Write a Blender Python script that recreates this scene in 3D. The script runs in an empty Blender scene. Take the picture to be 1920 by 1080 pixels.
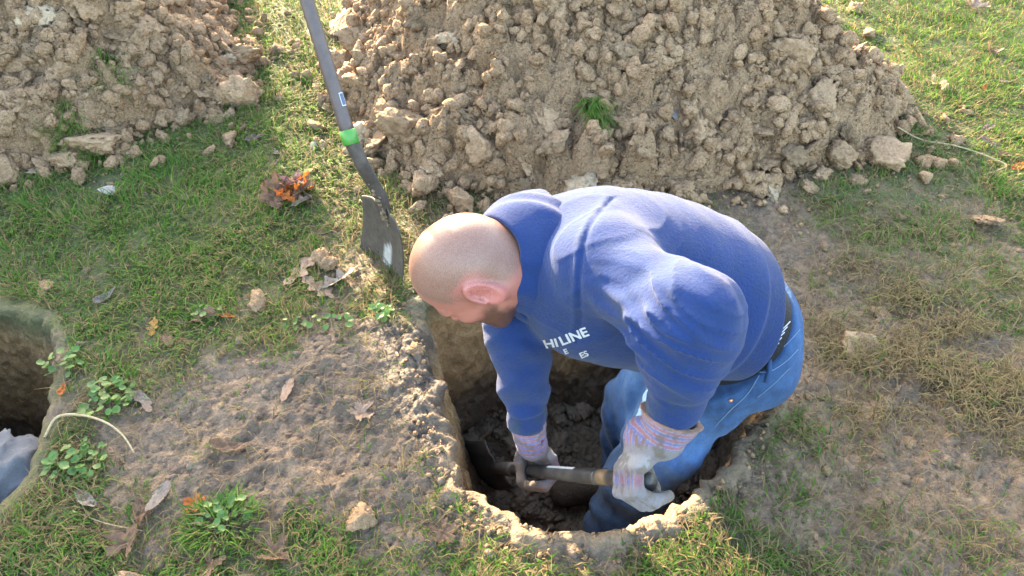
import bpy, math, random
import numpy as np
from mathutils import Vector, Matrix
from mathutils.bvhtree import BVHTree

R = math.radians
rng = np.random.default_rng(7)
random.seed(7)
sc = bpy.context.scene
col = sc.collection

# ------------------------------------------------------------------ camera
CAM_H = 1.5
PITCH = R(45)
FPX = 1450.0                                    # focal length in pixels of a 1920-wide frame
cam_d = bpy.data.cameras.new('camera')
cam_d.sensor_width = 36.0
cam_d.lens = FPX / 1920 * 36.0
cam_d.clip_start = 0.05
cam_d.clip_end = 400
cam = bpy.data.objects.new('camera', cam_d)
cam.location = (0, 0, CAM_H)
cam.rotation_euler = (R(90) - PITCH, 0, 0)
col.objects.link(cam)
sc.camera = cam

# ------------------------------------------------------------------ sky and sun
SUN_EL = R(13)
SUN_AZ = R(-27)                                  # from +Y towards +X
w = bpy.data.worlds.new('World')
sc.world = w
w.use_nodes = True
nt = w.node_tree
bg = nt.nodes['Background']
sky = nt.nodes.new('ShaderNodeTexSky')
sky.sky_type = 'NISHITA'
sky.sun_disc = False
sky.sun_elevation = SUN_EL
sky.sun_rotation = SUN_AZ
sky.air_density = 1.0
sky.dust_density = 3.0
sky.ozone_density = 1.0
nt.links.new(sky.outputs[0], bg.inputs[0])
bg.inputs[1].default_value = 0.15
sun_d = bpy.data.lights.new('sun', 'SUN')
sun_d.energy = 3.0
sun_d.angle = R(0.55)
sun_d.color = (1.0, 0.84, 0.62)
sun = bpy.data.objects.new('sun', sun_d)
col.objects.link(sun)
to_sun = Vector((math.sin(SUN_AZ) * math.cos(SUN_EL), math.cos(SUN_AZ) * math.cos(SUN_EL), math.sin(SUN_EL)))
sun.rotation_euler = to_sun.to_track_quat('Z', 'Y').to_euler()
sun.location = to_sun * 20
sc.view_settings.view_transform = 'Standard'
sc.view_settings.look = 'None'
sc.view_settings.exposure = 3.87
sc.view_settings.gamma = 1.0
sc.view_settings.use_white_balance = True
sc.view_settings.white_balance_temperature = 7300
sc.render.engine = 'CYCLES'
sc.cycles.max_bounces = 6
sc.cycles.transparent_max_bounces = 6

# ------------------------------------------------------------------ places: image position + distance -> world
c45, s45 = math.cos(PITCH), math.sin(PITCH)
def C(px, py, f):
    """the world point f metres in front of the camera seen at (px, py) of the photograph"""
    u = (px - 960) / FPX; v = (540 - py) / FPX
    return np.array([u * f, f * (c45 + s45 * v), CAM_H + f * (-s45 + c45 * v)])
def cv(r, u, n):
    """a direction given as (right, up, towards the photographer)"""
    d = np.array([r, s45 * u - c45 * n, c45 * u + s45 * n], float)
    return d / np.linalg.norm(d)
def gp(px, py, z=0.0):
    v = (540 - py) / FPX
    return C(px, py, (CAM_H - z) / (s45 - c45 * v))
def pix(x, y, z=0.0):
    x = np.asarray(x, float); y = np.asarray(y, float)
    f = y * c45 - (z - CAM_H) * s45
    u = y * s45 + (z - CAM_H) * c45
    f = np.maximum(f, 0.05)
    return 960 + FPX * x / f, 540 - FPX * u / f
def unit(v):
    v = np.asarray(v, float); return v / np.linalg.norm(v)
def srgb(r, g, b):
    return tuple((c / 255 / 12.92) if c <= 10 else ((c / 255 + 0.055) / 1.055) ** 2.4 for c in (r, g, b))

# ------------------------------------------------------------------ noise
_perm = np.random.default_rng(11).permutation(256).astype(np.int32)
_perm = np.concatenate([_perm, _perm])
_g3 = np.random.default_rng(12).normal(size=(256, 3)).astype(np.float32)
_g3 /= np.linalg.norm(_g3, axis=1)[:, None]
def perlin(x, y, z):
    x = np.asarray(x, np.float32); y = np.asarray(y, np.float32); z = np.asarray(z, np.float32)
    x, y, z = np.broadcast_arrays(x, y, z)
    xi = np.floor(x).astype(np.int32); yi = np.floor(y).astype(np.int32); zi = np.floor(z).astype(np.int32)
    fx = x - xi; fy = y - yi; fz = z - zi
    u = fx * fx * fx * (fx * (fx * 6 - 15) + 10)
    v = fy * fy * fy * (fy * (fy * 6 - 15) + 10)
    t = fz * fz * fz * (fz * (fz * 6 - 15) + 10)
    xi &= 255; yi &= 255; zi &= 255
    def g(dx, dy, dz):
        h = _perm[_perm[_perm[(xi + dx) & 255] + ((yi + dy) & 255)] + ((zi + dz) & 255)]
        gr = _g3[h]
        return gr[..., 0] * (fx - dx) + gr[..., 1] * (fy - dy) + gr[..., 2] * (fz - dz)
    a = g(0, 0, 0) * (1 - u) + g(1, 0, 0) * u
    b = g(0, 1, 0) * (1 - u) + g(1, 1, 0) * u
    c = g(0, 0, 1) * (1 - u) + g(1, 0, 1) * u
    d = g(0, 1, 1) * (1 - u) + g(1, 1, 1) * u
    return (a * (1 - v) + b * v) * (1 - t) + (c * (1 - v) + d * v) * t
def fbm(x, y, z=0.0, oct=4, gain=0.5):
    s = 0; a = 1.0; f = 1.0
    for i in range(oct):
        s = s + a * perlin(np.asarray(x) * f + 17.3 * i, np.asarray(y) * f + 5.1 * i, np.asarray(z) * f + 9.7 * i)
        a *= gain; f *= 2.03
    return s
def worley(x, y, seed=0):
    """distance to the nearest and second nearest of jittered points, 2D"""
    x = np.asarray(x, np.float32); y = np.asarray(y, np.float32)
    xi = np.floor(x).astype(np.int32); yi = np.floor(y).astype(np.int32)
    f1 = np.full(x.shape, 9.0, np.float32); f2 = f1.copy(); hid = np.zeros(x.shape, np.float32)
    for dx in (-1, 0, 1):
        for dy in (-1, 0, 1):
            h = _perm[_perm[(xi + dx + seed) & 255] + ((yi + dy) & 255)]
            jx = _perm[h] / 255.0; jy = _perm[(h + 77) & 255] / 255.0
            d = np.sqrt((xi + dx + jx - x) ** 2 + (yi + dy + jy - y) ** 2).astype(np.float32)
            near = d < f1
            f2 = np.where(near, f1, np.minimum(f2, d)); hid = np.where(near, h / 255.0, hid)
            f1 = np.where(near, d, f1)
    return f1, f2, hid
def sstep(a, b, x):
    t = np.clip((np.asarray(x) - a) / (b - a), 0, 1); return t * t * (3 - 2 * t)

# ------------------------------------------------------------------ mesh helpers
def mesh_np(name, verts, faces, smooth=True, colors=None):
    """verts (N,3), faces (M,3) or (M,4) as arrays (or a list of such arrays)"""
    me = bpy.data.meshes.new(name)
    verts = np.asarray(verts, np.float32)
    fl = [np.asarray(f, np.int32) for f in (faces if isinstance(faces, list) else [faces]) if len(f)]
    me.vertices.add(len(verts)); me.vertices.foreach_set('co', verts.ravel())
    loops = np.concatenate([f.ravel() for f in fl])
    sizes = np.concatenate([np.full(len(f), f.shape[1], np.int32) for f in fl])
    starts = np.concatenate([[0], np.cumsum(sizes)[:-1]]).astype(np.int32)
    me.loops.add(len(loops)); me.loops.foreach_set('vertex_index', loops)
    me.polygons.add(len(sizes)); me.polygons.foreach_set('loop_start', starts); me.polygons.foreach_set('loop_total', sizes)
    me.polygons.foreach_set('use_smooth', np.full(len(sizes), smooth, bool))
    if colors is not None:
        set_col(me, colors)
    me.update(calc_edges=True)
    return me
def set_col(me, colors, name='Col'):
    c = np.ones((len(me.vertices), 4), np.float32); colors = np.asarray(colors)
    c[:, :colors.shape[1]] = colors
    at = me.attributes.new(name, 'FLOAT_COLOR', 'POINT'); at.data.foreach_set('color', c.ravel())
def obj(name, me, mat=None, parent=None, loc=None):
    o = bpy.data.objects.new(name, me); col.objects.link(o)
    if mat is not None and not me.materials: me.materials.append(mat)
    if parent is not None: o.parent = parent
    if loc is not None: o.location = loc
    return o
def tag(o, label=None, cat=None, group=None, kind=None):
    if label: o['label'] = label
    if cat: o['category'] = cat
    if group: o['group'] = group
    if kind: o['kind'] = kind
    return o
def empty(name, loc=(0, 0, 0)):
    o = bpy.data.objects.new(name, None); o.location = loc; o.empty_display_size = 0.05; col.objects.link(o); return o
def world_parent(o, p):
    """child keeps its world place"""
    o.parent = p; o.matrix_parent_inverse = Matrix.Translation(p.location).inverted()
def grid_faces(nu, nv, wrap_u=False):
    i = np.arange(nu if wrap_u else nu - 1); j = np.arange(nv - 1)
    I, J = np.meshgrid(i, j, indexing='ij'); I2 = (I + 1) % nu
    return np.stack([I * nv + J, I2 * nv + J, I2 * nv + J + 1, I * nv + J + 1], -1).reshape(-1, 4)
def tube(points, radii, seg=10, cap=True, flat=1.0):
    """a swept round bar; returns verts, faces list"""
    P = np.asarray(points, float); n = len(P); radii = np.broadcast_to(radii, (n,))
    T = np.gradient(P, axis=0); T /= np.linalg.norm(T, axis=1)[:, None]
    up = np.array([0, 0, 1.0]) if abs(T[0][2]) < 0.9 else np.array([1.0, 0, 0])
    V = []
    N = np.cross(T[0], up); N /= np.linalg.norm(N)
    for k in range(n):
        N = N - T[k] * N.dot(T[k]); N /= np.linalg.norm(N); B = np.cross(T[k], N)
        a = np.linspace(0, 2 * math.pi, seg, endpoint=False)
        V.append(P[k] + radii[k] * (np.cos(a)[:, None] * N + flat * np.sin(a)[:, None] * B))
    V = np.concatenate(V)
    F = []
    k = np.arange(n - 1)[:, None] * seg; a = np.arange(seg)[None]; b = (a + 1) % seg
    q = np.stack([k + a, k + b, k + seg + b, k + seg + a], -1).reshape(-1, 4)
    out = [q]
    if cap:
        V = np.concatenate([V, P[:1], P[-1:]]); c0, c1 = len(V) - 2, len(V) - 1
        ar = np.arange(seg); br = (ar + 1) % seg
        out.append(np.concatenate([np.stack([br, ar, np.full(seg, c0)], -1), np.stack([ar + (n - 1) * seg, br + (n - 1) * seg, np.full(seg, c1)], -1)]))
    return V, out
def spline(pts, n):
    """Catmull-Rom through points"""
    P = np.asarray(pts, float); P = np.concatenate([[2 * P[0] - P[1]], P, [2 * P[-1] - P[-2]]])
    m = len(P) - 3; t = np.linspace(0, m - 1e-6, n); i = t.astype(int); t = (t - i)[:, None]
    a, b, c, d = P[i], P[i + 1], P[i + 2], P[i + 3]
    return 0.5 * ((2 * b) + (-a + c) * t + (2 * a - 5 * b + 4 * c - d) * t * t + (-a + 3 * b - 3 * c + d) * t ** 3)

# ------------------------------------------------------------------ materials
def newmat(name):
    m = bpy.data.materials.new(name); m.use_nodes = True
    nt = m.node_tree; return m, nt, nt.nodes['Principled BSDF']
def nd(nt, typ, **kw):
    n = nt.nodes.new(typ)
    for k, v in kw.items():
        if k.startswith('i_'): n.inputs[k[2:].replace('_', ' ')].default_value = v
        else: setattr(n, k, v)
    return n
def mixcol(nt, fac, a, b, mode='MIX'):
    n = nt.nodes.new('ShaderNodeMix'); n.data_type = 'RGBA'; n.blend_type = mode
    for sock, val in ((n.inputs[0], fac), (n.inputs[6], a), (n.inputs[7], b)):
        if isinstance(val, bpy.types.NodeSocket): nt.links.new(val, sock)
        elif isinstance(val, (int, float)): sock.default_value = val
        else: sock.default_value = (*val[:3], 1)
    return n.outputs[2]
def noise(nt, coord, scale, detail=4, rough=0.6, dist=0.0):
    n = nd(nt, 'ShaderNodeTexNoise'); n.inputs['Scale'].default_value = scale; n.inputs['Detail'].default_value = detail
    n.inputs['Roughness'].default_value = rough; n.inputs['Distortion'].default_value = dist
    nt.links.new(coord, n.inputs['Vector']); return n.outputs['Fac']
def ramp(nt, fac, a, b, ca=(0, 0, 0), cb=(1, 1, 1)):
    n = nd(nt, 'ShaderNodeValToRGB'); e = n.color_ramp.elements
    e[0].position = a; e[1].position = b; e[0].color = (*ca, 1); e[1].color = (*cb, 1)
    nt.links.new(fac, n.inputs[0]); return n.outputs[0]
def bump(nt, bsdf, height, dist, strength=1.0, prev=None):
    n = nd(nt, 'ShaderNodeBump'); n.inputs['Distance'].default_value = dist; n.inputs['Strength'].default_value = strength
    nt.links.new(height, n.inputs['Height'])
    if prev is not None: nt.links.new(prev, n.inputs['Normal'])
    nt.links.new(n.outputs[0], bsdf.inputs['Normal']); return n.outputs[0]
ALB = 0.72                                          # even albedo cut for soil and dead leaves; lets crevices render darker
def soil_mat(name, ca, cb, cc=None, rough=0.9, use_attr=False, scale=1.0, bstr=1.0, objcoord=True, spec=0.25, bscale=None, crumb=0):
    m, nt, b = newmat(name)
    tc = nd(nt, 'ShaderNodeTexCoord'); geo = nd(nt, 'ShaderNodeNewGeometry')
    co = tc.outputs['Object'] if objcoord else geo.outputs['Position']
    n1 = noise(nt, co, 9 * scale, 5, 0.65); n2 = noise(nt, co, 55 * scale, 5, 0.7); n3 = noise(nt, co, 190 * scale, 3, 0.6)
    c = mixcol(nt, ramp(nt, n1, 0.35, 0.68), ca, cb)
    if cc is not None: c = mixcol(nt, ramp(nt, n2, 0.52, 0.75), c, cc)
    c = mixcol(nt, 0.55, c, mixcol(nt, ramp(nt, n3, 0.25, 0.75), (0.35, 0.35, 0.35), (1.25, 1.25, 1.25)), 'MULTIPLY')
    oi = nd(nt, 'ShaderNodeObjectInfo')
    if objcoord and not use_attr:
        c = mixcol(nt, 1.0, c, ramp(nt, oi.outputs['Random'], 0, 1, (0.86, 0.85, 0.84), (1.14, 1.12, 1.10)), 'MULTIPLY')
    if use_attr:
        at = nd(nt, 'ShaderNodeAttribute', attribute_name='Col')
        c = mixcol(nt, 1.0, c, at.outputs['Color'], 'MULTIPLY')
    c = mixcol(nt, 1.0, c, (ALB, ALB, ALB), 'MULTIPLY')
    nt.links.new(c, b.inputs['Base Color'])
    b.inputs['Roughness'].default_value = rough; b.inputs['Specular IOR Level'].default_value = spec
    k = bscale or 1.0
    p = None
    if crumb:
        for cs, cd in ((crumb, 0.010), (crumb * 2.3, 0.005))[:1 if use_attr else 2]:
            vo = nd(nt, 'ShaderNodeTexVoronoi', feature='F1'); vo.inputs['Scale'].default_value = cs
            wv = nd(nt, 'ShaderNodeVectorMath', operation='MULTIPLY_ADD'); nz = nd(nt, 'ShaderNodeTexNoise'); nz.inputs['Scale'].default_value = cs * .6
            nt.links.new(co, nz.inputs['Vector']); nt.links.new(nz.outputs['Color'], wv.inputs[0]); wv.inputs[1].default_value = (.9 / cs,) * 3; nt.links.new(co, wv.inputs[2])
            nt.links.new(wv.outputs[0], vo.inputs['Vector'])
            iv = nd(nt, 'ShaderNodeMath', operation='SUBTRACT'); iv.inputs[0].default_value = 1.0; nt.links.new(vo.outputs['Distance'], iv.inputs[1])
            p = bump(nt, b, iv.outputs[0], cd * k, 0.9, p)
    p = bump(nt, b, n2, 0.012 * k, 0.8 * bstr, p)
    bump(nt, b, n3, 0.004 * k, 0.9 * bstr, p)
    return m

# ================================================================== GROUND AND TERRAIN
def poly_sd(x, y, poly):
    """signed distance to a closed polygon, positive inside"""
    P = np.asarray(poly, float); x = np.asarray(x, float); y = np.asarray(y, float)
    d2 = np.full(x.shape, 1e9); ins = np.zeros(x.shape, bool)
    for k in range(len(P)):
        a = P[k]; b = P[(k + 1) % len(P)]; e = b - a
        t = np.clip(((x - a[0]) * e[0] + (y - a[1]) * e[1]) / (e @ e), 0, 1)
        d2 = np.minimum(d2, (x - a[0] - t * e[0]) ** 2 + (y - a[1] - t * e[1]) ** 2)
        cond = ((a[1] > y) != (b[1] > y)) & (x < (b[0] - a[0]) * (y - a[1]) / (b[1] - a[1] + 1e-12) + a[0])
        ins ^= cond
    return np.where(ins, 1, -1) * np.sqrt(d2)

PILE_R = [(-.60, 2.38), (-.44, 2.12), (-.28, 1.93), (0, 1.86), (.3, 1.84), (.58, 1.88), (.92, 2.0), (1.28, 2.08), (1.42, 2.40), (1.34, 2.75),
          (1.22, 3.2), (.8, 4.0), (.2, 4.4), (-.5, 4.0), (-.72, 3.2), (-.68, 2.7)]
PILE_L = [(-1.66, 1.98), (-1.30, 2.14), (-1.0, 2.40), (-1.0, 2.7), (-1.17, 3.1), (-1.35, 4.0), (-2.0, 4.6), (-3.0, 4.5), (-3.6, 3.6), (-3.2, 2.4), (-2.4, 1.95)]
def pile_h(x, y, which):
    if which == 'R':
        sd = poly_sd(x, y, PILE_R) + 0.05 * fbm(x * 3.1, y * 3.1, 4.0, 2)
        h = 1.25 * np.tanh(0.92 * np.maximum(sd, 0) / 1.25)
        h = h * (1 - 0.30 * sstep(.7, 1.3, x)) * (1 - 0.36 * sstep(.05, .45, x) * sstep(2.35, 2.8, y))
        h = h * (1 - 0.22 * np.exp(-((x - 0.55) / 0.16) ** 2) * sstep(2.4, 3.0, y))
    else:
        sd = poly_sd(x, y, PILE_L) + 0.06 * fbm(x * 3.1, y * 3.1, 8.0, 2)
        h = 1.45 * np.tanh(0.92 * np.maximum(sd, 0) / 1.45)
    return h, sd

PIT = np.array([gp(*p)[:2] for p in [(772, 560), (790, 640), (800, 740), (826, 840), (852, 915), (905, 958), (975, 990), (1040, 1010), (1120, 1006), (1195, 1000), (1270, 968),
                                     (1335, 925), (1395, 862), (1440, 800), (1485, 725), (1515, 640), (1500, 560), (1420, 505), (1250, 480), (1050, 480), (880, 500)]])
PIT_L = np.array([gp(*p)[:2] for p in [(-60, 560), (20, 570), (88, 596), (120, 640), (116, 700), (104, 760), (80, 830), (62, 900), (10, 955), (-70, 985)]] + [(-1.5, .78), (-1.85, .85), (-2.0, 1.15), (-1.85, 1.45)])

ROWS = [0, 154, 308, 462, 617, 771, 925, 1080]
LAWN = np.array([
    [.6, .6, .7, 1., 1., .4, .3, .3, .3, .5, .95, 1., 1.],
    [.6, .6, .7, 1., .80, .3, .2, .2, .2, .3, .5, .85, 1.],
    [.75, .85, .90, .95, .88, .40, .10, .08, .10, .2, .45, .70, .85],
    [.80, .85, .85, .85, .75, .40, .15, .15, .12, .2, .30, .40, .65],
    [.5, .65, .60, .35, .35, .25, 0, 0, .1, .25, .28, .25, .28],
    [.15, .28, .08, .01, .02, .03, 0, 0, 0, .32, .16, .06, .14],
    [.42, .26, .12, .04, .05, .15, .08, .08, .16, .50, .16, .05, .10],
    [.52, .36, .42, .40, .55, .55, .42, .32, .40, .50, .28, .15, .22]])
DRY = np.array([
    [.3, .3, .3, .25, .25, .3, .3, .3, .3, .3, .25, .2, .15],
    [.3, .3, .3, .2, .25, .3, .3, .3, .3, .3, .3, .2, .15],
    [.15, .1, .1, .15, .3, .5, .5, .5, .5, .45, .3, .25, .15],
    [.2, .15, .1, .2, .4, .5, .5, .5, .5, .5, .5, .5, .3],
    [.35, .2, .2, .3, .4, .4, .4, .4, .5, .65, .7, .7, .5],
    [.4, .4, .4, .4, .5, .5, .5, .5, .5, .5, .6, .75, .8],
    [.5, .4, .4, .3, .3, .3, .3, .3, .3, .35, .5, .65, .6],
    [.3, .3, .3, .3, .3, .3, .35, .3, .35, .4, .5, .6, .5]])
def table(T, x, y):
    px, py = pix(x, y)
    a = np.clip(px / 160, 0, 11.999); b = np.clip(py / 154.3, 0, 6.999)
    i = a.astype(int); j = b.astype(int); a = a - i; b = b - j
    return (T[j, i] * (1 - a) + T[j, i + 1] * a) * (1 - b) + (T[j + 1, i] * (1 - a) + T[j + 1, i + 1] * a) * b
def lawn_d(x, y):
    """how much grass grows here, 0..1"""
    d = table(LAWN, x, y)
    d = d + 0.75 * fbm(np.asarray(x) * 4.5, np.asarray(y) * 4.5, 3.3, 3) * np.clip(1.6 - d, 0.35, 1) * np.clip(d * 4, 0, 1)
    far = sstep(4.5, 6, y)
    return np.clip(np.maximum(d, far), 0, 1)

def G(x, y):
    """ground height"""
    x = np.asarray(x, np.float32); y = np.asarray(y, np.float32)
    near = 1 - sstep(5, 9, np.hypot(x, y - 1.5))
    bare = 1 - lawn_d(x, y)
    z = 0.018 * fbm(x * 1.3, y * 1.3, 0.5, 2)
    r = 1 - np.abs(fbm(x * 13, y * 13, 2.0, 3)) * 2.2
    z = z + near * (0.008 * fbm(x * 6, y * 6, 1.0, 3) + bare * (0.004 * r + 0.013 * fbm(x * 12, y * 12, 7.0, 5, .66) - 0.006 * np.exp(-(fbm(x * 15, y * 15, 21.0, 3) / .05) ** 2) + 0.007 * np.abs(fbm(x * 47, y * 47, 9.0, 2))))
    wob = fbm(x * 14, y * 14, 5.5, 2)
    # heel and boot prints pressed into the wet clay on the near side of the pit
    for (qx, qy, ra, rb, an) in PRINTS:
        ca, sa = math.cos(an), math.sin(an)
        lx = ((x - qx) * ca + (y - qy) * sa) / ra; ly = (-(x - qx) * sa + (y - qy) * ca) / rb
        q = lx * lx + ly * ly
        q = q * (1 + 1.2 * wob)
        z = z - 0.009 * np.exp(-q * q) + 0.006 * np.exp(-((np.sqrt(np.abs(q)) - 1.25) / 0.25) ** 2)
    return z
PRINTS = [(*gp(460, 850)[:2], .085, .05, 0.5), (*gp(640, 830)[:2], .10, .05, 1.2), (*gp(560, 740)[:2], .10, .05, 0.2), (*gp(1720, 800)[:2], .12, .055, 0.9), (*gp(1600, 930)[:2], .1, .05, 2.2)]

def S(x, y):
    """height of whatever lies there: lawn, mud or heap"""
    g = G(x, y)
    return g + np.maximum(pile_h(x, y, 'R')[0], pile_h(x, y, 'L')[0])
def hit(px, py, zmax=1.2):
    """where the line of sight through (px, py) meets the ground or a heap"""
    f = np.linspace(0.9, 5.5, 1200); v = (540 - py) / FPX; u = (px - 960) / FPX
    x = u * f; y = f * (c45 + s45 * v); z = CAM_H + f * (-s45 + c45 * v)
    s = S(x, y); k = np.argmax(z < s)
    return np.array([x[k], y[k], s[k]]), f[k]

# ---- ground sheet, cut open at the two pits
def axis(lo, hi, step, far0, far1, n=26):
    mid = np.arange(lo, hi, step)
    left = lo - (np.geomspace(step, lo - far0 + step, n)[1:] - step)[::-1]; right = hi + np.geomspace(step, far1 - hi + step, n) - step
    return np.concatenate([left, mid, right])
xs = axis(-1.75, 1.75, 0.0075, -70, 70)
ys = np.concatenate([0.55 - (np.geomspace(0.0075, 40, 26)[1:] - 0.0075)[::-1], np.arange(0.55, 2.2, 0.0075), np.arange(2.2, 3.6, 0.013), 3.6 + np.geomspace(0.013, 90, 30) - 0.013])
X, Y = np.meshgrid(xs, ys, indexing='ij')
Zg = G(X, Y)
sdA = poly_sd(X, Y, PIT); sdB = poly_sd(X, Y, PIT_L)
keep = (sdA < 0.01) & (sdB < 0.01)
F = grid_faces(len(xs), len(ys))
kf = keep.ravel()
F = F[kf[F].all(1)]
def ground_col(x, y):
    sa = poly_sd(x, y, PIT); sb = poly_sd(x, y, PIT_L); px, py = pix(x, y)
    lw = lawn_d(x, y); dr = table(DRY, x, y); n1 = fbm(x * 2.2, y * 2.2, 6.0, 3); n2 = fbm(x * 17, y * 17, 2.0, 3); n3 = fbm(x * 6, y * 6, 3.0, 3)
    mud = np.stack([0.262 + 0.06 * n1, 0.182 + 0.04 * n1, 0.126 + 0.022 * n1], -1)
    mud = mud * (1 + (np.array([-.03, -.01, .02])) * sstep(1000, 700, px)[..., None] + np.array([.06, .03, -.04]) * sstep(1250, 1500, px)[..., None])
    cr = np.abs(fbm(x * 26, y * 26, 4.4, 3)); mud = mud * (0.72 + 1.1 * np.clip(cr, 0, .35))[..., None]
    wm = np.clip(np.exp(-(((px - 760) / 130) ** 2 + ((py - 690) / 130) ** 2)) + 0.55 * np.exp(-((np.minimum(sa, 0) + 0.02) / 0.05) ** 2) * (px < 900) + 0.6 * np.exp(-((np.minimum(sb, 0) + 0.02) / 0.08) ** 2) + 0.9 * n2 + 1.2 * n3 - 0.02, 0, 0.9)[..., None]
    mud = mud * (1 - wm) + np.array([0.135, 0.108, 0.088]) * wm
    th = np.stack([0.078 + 0.115 * dr + 0.02 * n2, 0.112 + 0.045 * dr + 0.02 * n2, 0.028 + 0.04 * dr], -1)
    lm = np.clip(sstep(0.15, 0.75, lw + 0.25 * n2), 0, 1)[..., None]
    return np.clip(mud * (1 - lm) + th * lm, 0.01, 1)
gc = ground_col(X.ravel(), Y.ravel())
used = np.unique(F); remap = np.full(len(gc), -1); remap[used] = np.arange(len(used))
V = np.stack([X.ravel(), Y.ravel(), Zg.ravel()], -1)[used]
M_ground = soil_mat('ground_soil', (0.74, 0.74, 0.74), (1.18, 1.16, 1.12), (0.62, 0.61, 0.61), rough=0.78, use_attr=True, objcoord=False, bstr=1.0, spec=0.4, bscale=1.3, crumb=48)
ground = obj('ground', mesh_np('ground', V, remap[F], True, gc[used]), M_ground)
tag(ground, kind='structure')

# ---- pits: a lumpy rim, rough walls and a floor
def make_pit(name, poly, center, depth, seed, lip=0.004, n_th=540, amp=1.0):
    th = np.linspace(-math.pi, math.pi, n_th, endpoint=False)
    c = np.asarray(center); P = np.asarray(poly) - c; Pn = np.roll(P, -1, 0); P = np.concatenate([P + (Pn - P) * k for k in np.linspace(0, 1, 16, endpoint=False)])
    a = np.arctan2(P[:, 1], P[:, 0]); r = np.hypot(P[:, 0], P[:, 1]); o = np.argsort(a); a = a[o]; r = r[o]
    rr = np.interp(th, np.concatenate([a - 2 * math.pi, a, a + 2 * math.pi]), np.concatenate([r, r, r]))
    ker = np.hanning(13); ker /= ker.sum(); rr = np.convolve(np.concatenate([rr[-6:], rr, rr[:6]]), ker, 'valid')
    # profile: (radial offset from the edge, height, blend to floor)
    t = np.linspace(0, 1, 26); prof = []
    for k in t: prof.append((0.050 * (1 - k), -0.010 + (lip + 0.010) * math.sin(k * math.pi / 2), 0))
    for k in np.linspace(0.08, 1, 10): prof.append((-0.020 * math.sin(k * math.pi / 2), lip - 0.030 * (1 - math.cos(k * math.pi / 2)), 0))
    zt = lip - 0.030
    for k in np.linspace(0.02, 1, 74): prof.append((-0.020 - 0.089 * k ** 1.2, zt + (-depth - zt) * k, 0))
    nf = 40
    for k in np.linspace(0.03, 1, nf): prof.append((-0.109, -depth, k))
    off = np.array([p[0] for p in prof]); hz = np.array([p[1] for p in prof]); fl = np.array([p[2] for p in prof])
    lump = fbm(np.cos(th) * 4.5, np.sin(th) * 4.5, seed, 2)
    notch = np.abs(perlin(np.cos(th) * 2.6 + 3, np.sin(th) * 2.6, seed + 4.0)) * 1.3
    lump = lump * amp + (0.26 * fbm(np.cos(th) * 11, np.sin(th) * 11, seed, 4, .65)) * amp
    wt = np.exp(-((hz[None] - lip) / 0.06) ** 2) * (fl[None] == 0)
    rad = (rr[:, None] + off[None] + wt * (0.060 * lump[:, None] - amp * 0.022 * np.exp(-(notch[:, None] / 0.05) ** 2))) * (1 - fl[None])
    x = c[0] + rad * np.cos(th)[:, None]; y = c[1] + rad * np.sin(th)[:, None]
    fr0 = np.clip(-np.sin(th) * 2.5 - .9, 0, 1)[:, None] * np.clip(1 - off[None] / .03, 0, 1) * (amp > .8)
    g = G(x, y) * (1 - .6 * fr0); z = hz[None] + g * np.clip(1 + hz[None] / 0.25, 0, 1)
    outer = np.clip(1 - off[None] / 0.050, 0, 1) * (off[None] > -0.12)
    front = np.clip(-np.sin(th) * 1.6 + .25, 0.15, 1)[:, None]
    z = z + front * wt * outer * (0.030 * lump[:, None] - amp * 0.016 * np.exp(-(notch[:, None] / 0.05) ** 2))
    # rough displacement
    nx = -np.cos(th)[:, None] * (fl[None] == 0) * (off[None] < 0); ny = -np.sin(th)[:, None] * (fl[None] == 0) * (off[None] < 0); nzv = np.where((fl[None] > 0) | (off[None] >= 0), 1.0, 0.25) * np.ones_like(x)
    deep = np.clip(-z / 0.08, 0, 1)
    d = (0.022 * fbm(x * 6, y * 6, z * 5 + seed, 3) + 0.014 * (1 - 2 * np.abs(fbm(x * 22, y * 22, z * 13, 3)))) * (0.28 + 0.72 * deep) + 0.006 * fbm(x * 60, y * 60, z * 60, 2) * (1 - .4 * fr0)
    soft = np.clip(-np.sin(th) * 2.5 - .9, 0, 1)[:, None] * np.exp(-(z / .05) ** 2) * (amp > .8)
    d = d * (1 - .5 * soft) + soft * .012 * np.abs(fbm(x * 11, y * 11, 4.0, 2))
    d = d + (fl[None] > 0) * 0.03 * fbm(x * 9, y * 9, seed + 1.0, 3)
    d = d * np.clip(outer * 3, 0, 1) * (1 - (fl[None] > 0.97))
    x = x + nx * d; y = y + ny * d; z = z + nzv * d
    V = np.stack([x, y, z], -1).reshape(-1, 3)
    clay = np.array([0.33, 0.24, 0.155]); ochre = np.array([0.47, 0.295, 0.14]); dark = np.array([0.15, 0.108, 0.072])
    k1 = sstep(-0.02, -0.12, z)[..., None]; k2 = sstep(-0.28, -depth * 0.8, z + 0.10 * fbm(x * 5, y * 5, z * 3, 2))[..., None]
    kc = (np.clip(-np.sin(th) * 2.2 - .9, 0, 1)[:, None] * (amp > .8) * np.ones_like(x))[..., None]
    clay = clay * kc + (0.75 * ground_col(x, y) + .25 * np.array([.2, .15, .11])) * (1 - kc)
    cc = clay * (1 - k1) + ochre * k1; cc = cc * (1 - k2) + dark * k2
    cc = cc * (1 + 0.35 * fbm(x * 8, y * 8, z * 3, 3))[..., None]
    ko = np.clip(off[None] / 0.04 + 0.3 + 0.9 * fbm(x * 12, y * 12, 1.0, 2), 0, 1)[..., None] * (off[None] > 0)[..., None]
    cc = cc * (1 - ko) + ground_col(x, y) * ko
    Fq = grid_faces(n_th, len(prof), True)
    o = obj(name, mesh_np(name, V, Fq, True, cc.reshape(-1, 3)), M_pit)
    tag(o, kind='structure'); return o
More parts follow.
